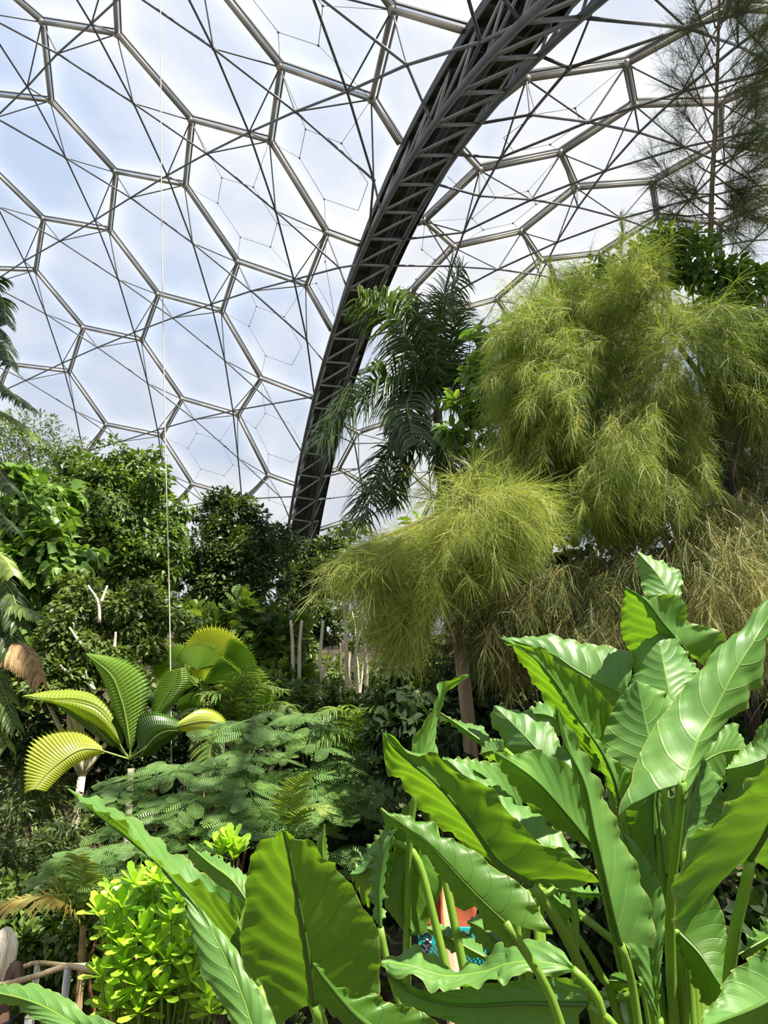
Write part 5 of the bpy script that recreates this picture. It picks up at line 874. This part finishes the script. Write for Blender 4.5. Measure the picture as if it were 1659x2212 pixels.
cx_, cy_ = 972, 1962; mb = MB(); cen = W(cx_, cy_, 3.6); rr = 52 * 3.6 / F; V = []
for dy, sc_ in ((-.02, .9), (-.035, .3), (.02, .95)):
    pass
n = 28; ang = np.arange(n) * 2 * math.pi / n; ring = lambda r, dy: [cen + np.array([math.cos(a) * r, dy, math.sin(a) * r * 1.12]) for a in ang]
V = ring(rr, .015) + ring(rr, -.01) + ring(rr * .9, -.02) + ring(rr * .8, -.012) + [cen + np.array([0, -.012, 0])] + [cen + np.array([0, .015, 0])]
q = [(a * n + i, a * n + (i + 1) % n, (a + 1) * n + (i + 1) % n, (a + 1) * n + i) for a in range(3) for i in range(n)]; t = [(3 * n + i, 3 * n + (i + 1) % n, 4 * n) for i in range(n)] + [((i + 1) % n, i, 4 * n + 1) for i in range(n)]
sk = empty('orange_disc', (cen[0], cen[1], float(tz(cen[0], cen[1]))), 'round terracotta-orange disc mounted on a wooden stake above the teal board', 'disc'); mb.add(V, [q, t]); mb.build('disc', M['orange'], sk)
st_ = W(961, 1905, 3.55); mb = MB(); mb.tube([(st_[0] + .03, st_[1], origin(sk)[2]), st_ + np.array([0, 0, .03])], .016, 9); mb.build('stake', M['twig'], sk)
mb = MB(); a = W(975, 2045, 3.22); mb.tube([(a[0] + .02, a[1], float(tz(a[0], a[1]))), a], .028, 9); mb.build('wooden_stake', M['wood'], None, label='short grey wooden stake in front of the teal board', cat='stake')
# ================================================================ PERSON
ps = W(13, 2018, 8.05); gz = float(tz(ps[0], ps[1])); Hh = ps[2] - gz; per = empty('person', (ps[0] - .02, ps[1], gz), 'person with long white-blonde hair and brown t-shirt seen from behind at the rope rail', 'person')
k = Hh / 1.66; bx, by = origin(per)[0], origin(per)[1]
def J(x, y, z): return (x * k, y * k, z * k)
skel = {'pel': J(0, 0, .92), 'sp': J(0, 0, 1.12), 'ch': J(0, .0, 1.30), 'nk': J(0, .0, 1.42), 'hb': J(0, .02, 1.50), 'hd': J(0, .03, 1.58)}
def skin_mesh(name, verts, edges, radii, mat, sub=2, root_i=0):
    me = bpy.data.meshes.new(name); me.from_pydata([Vector(v) for v in verts], edges, []); me.update(); o_ = bpy.data.objects.new(name, me); C.objects.link(o_); o_.parent = per
    md = o_.modifiers.new('skin', 'SKIN'); md.use_smooth_shade = True
    for i, r in enumerate(radii): me.skin_vertices[0].data[i].radius = (r[0] * k, r[1] * k) if isinstance(r, tuple) else (r * k, r * k)
    me.skin_vertices[0].data[root_i].use_root = True; s2 = o_.modifiers.new('sub', 'SUBSURF'); s2.levels = sub; s2.render_levels = sub; me.materials.append(mat); return o_
M['skin'] = solid('skin', (.60, .34, .23), .55); M['shirt'] = solid('brown_cotton', (.10, .065, .05), .9, noise=30, col2=(.12, .08, .06)); M['hair'] = solid('pale_blonde_hair', (.78, .68, .52), .6, noise=40, col2=(.90, .84, .72), bump=.5, stretch=(6, 6, .4)); M['jeans'] = solid('dark_denim', (.03, .035, .05), .9); M['shoe'] = solid('dark_shoe', (.02, .02, .02), .6)
v = [J(0,0,.92), J(0,0,1.12), J(0,0,1.30), J(0,0,1.41), J(0,.02,1.47), J(0,.03,1.55), J(0,.03,1.61), J(-.09,0,.86), J(-.09,.01,.48), J(-.09,0,.09), J(-.09,.14,.04), J(.09,0,.86), J(.09,.01,.48), J(.09,0,.09), J(.09,.14,.04),
     J(-.17,0,1.36), J(-.23,-.02,1.10), J(-.20,.18,1.02), J(-.17,.26,1.03), J(.17,0,1.36), J(.255,-.04,1.12), J(.22,.12,1.06), J(.15,.24,1.07)]
e = [(0,1),(1,2),(2,3),(3,4),(4,5),(5,6),(0,7),(7,8),(8,9),(9,10),(0,11),(11,12),(12,13),(13,14),(2,15),(15,16),(16,17),(17,18),(2,19),(19,20),(20,21),(21,22)]
r_ = [(.15,.11),(.125,.095),(.14,.10),(.065,.06),(.05,.05),(.085,.10),(.075,.09),.085,.055,.04,.035,.085,.055,.04,.035,.052,.042,.032,.03,.052,.042,.032,.03]
body = skin_mesh('body', v, e, r_, M['skin'])
for s_ in (-1, 1):       # fingers and thumb of each hand, curled on the rail
    hx = .15 if s_ > 0 else -.17
    fv = [J(hx, .24, 1.05)]; fe = []; fr = [.022]
    for i, (dx, l_) in enumerate([(-.027, .062), (-.009, .072), (.009, .068), (.026, .052)]):
        b = len(fv); fv += [J(hx + dx, .29, 1.055), J(hx + dx, .29 + l_ * .55, 1.05), J(hx + dx, .29 + l_ * .75, 1.05 - l_ * .5)]; fe += [(0, b), (b, b + 1), (b + 1, b + 2)]; fr += [.0095, .009, .008]
    b = len(fv); fv += [J(hx - s_ * .03, .26, 1.045), J(hx - s_ * .05, .29, 1.03)]; fe += [(0, b), (b, b + 1)]; fr += [.011, .009]
    skin_mesh('hand', fv, fe, fr, M['skin'])
sv = [J(0,0,.90), J(0,0,1.10), J(0,0,1.28), J(0,0,1.39), J(-.17,0,1.36), J(-.215,-.015,1.19), J(.17,0,1.36), J(.22,-.018,1.19)]
skin_mesh('t_shirt', sv, [(0,1),(1,2),(2,3),(2,4),(4,5),(2,6),(6,7)], [(.18,.135),(.15,.12),(.165,.125),(.085,.08),.078,.066,.078,.066], M['shirt'])
skin_mesh('trousers', [J(0,0,.90), J(-.09,0,.84), J(-.09,.01,.48), J(-.09,0,.10), J(.09,0,.84), J(.09,.01,.48), J(.09,0,.10)], [(0,1),(1,2),(2,3),(0,4),(4,5),(5,6)], [(.165,.125),.105,.072,.058,.105,.072,.058], M['jeans'])
for s_ in (-1, 1): skin_mesh('shoe', [J(.09 * s_, -.05, .045), J(.09 * s_, .06, .04), J(.09 * s_, .17, .035)], [(0,1),(1,2)], [.045,.048,.04], M['shoe'], root_i=1)
# hair: a cap with long strands falling over the back
mb = MB(); ctr = np.array([0, .03, 1.575]) * k; base_ = origin(per)
for i in range(700):
    a = rng.random() * 2 * math.pi; el = .15 + rng.random() * 1.35; p = ctr + np.array([math.cos(a) * math.cos(el) * .098, math.sin(a) * math.cos(el) * .112, math.sin(el) * .118]) * k
    if math.sin(a) > .45 and el < .9: continue
    out = nrm(np.array([math.cos(a), math.sin(a) - .5, 0])); ln_ = (.30 + .12 * rng.random()) * k; P = rs([ctr + (p - ctr) * .9 + np.array([0, 0, .02]), p + out * .012, p + out * .03 + np.array([0, -.02, -.12]), p + out * .035 + np.array([-p[0] * .25, -.05, -.12 - ln_ * .6]), p + out * .02 + np.array([-p[0] * .35, -.055, -.12 - ln_])], 10)
    mb.tube(P + base_ + rng.normal(size=3) * .006, np.linspace(.006, .003, 10), 4)
mb.ball(ctr + base_ + np.array([0, -.006, .005]), .100 * k, 16, 10, (.92, 1.05, 1.08)); mb.build('hair', M['hair'], per)
fc = MB()
for s_ in (-1, 1): fc.ball(base_ + np.array([.032 * s_, .135, 1.565]) * k, .013, 8, 6)
fc.build('eyes', M['white'], per); fc = MB(); fc.ball(base_ + np.array([0, .152, 1.53]) * k, .018, 8, 6, (.7, 1, 1.3)); fc.ball(base_ + np.array([0, .135, 1.49]) * k, .022, 8, 6, (1.2, .5, .4)); fc.build('nose_and_mouth', M['skin'], per)
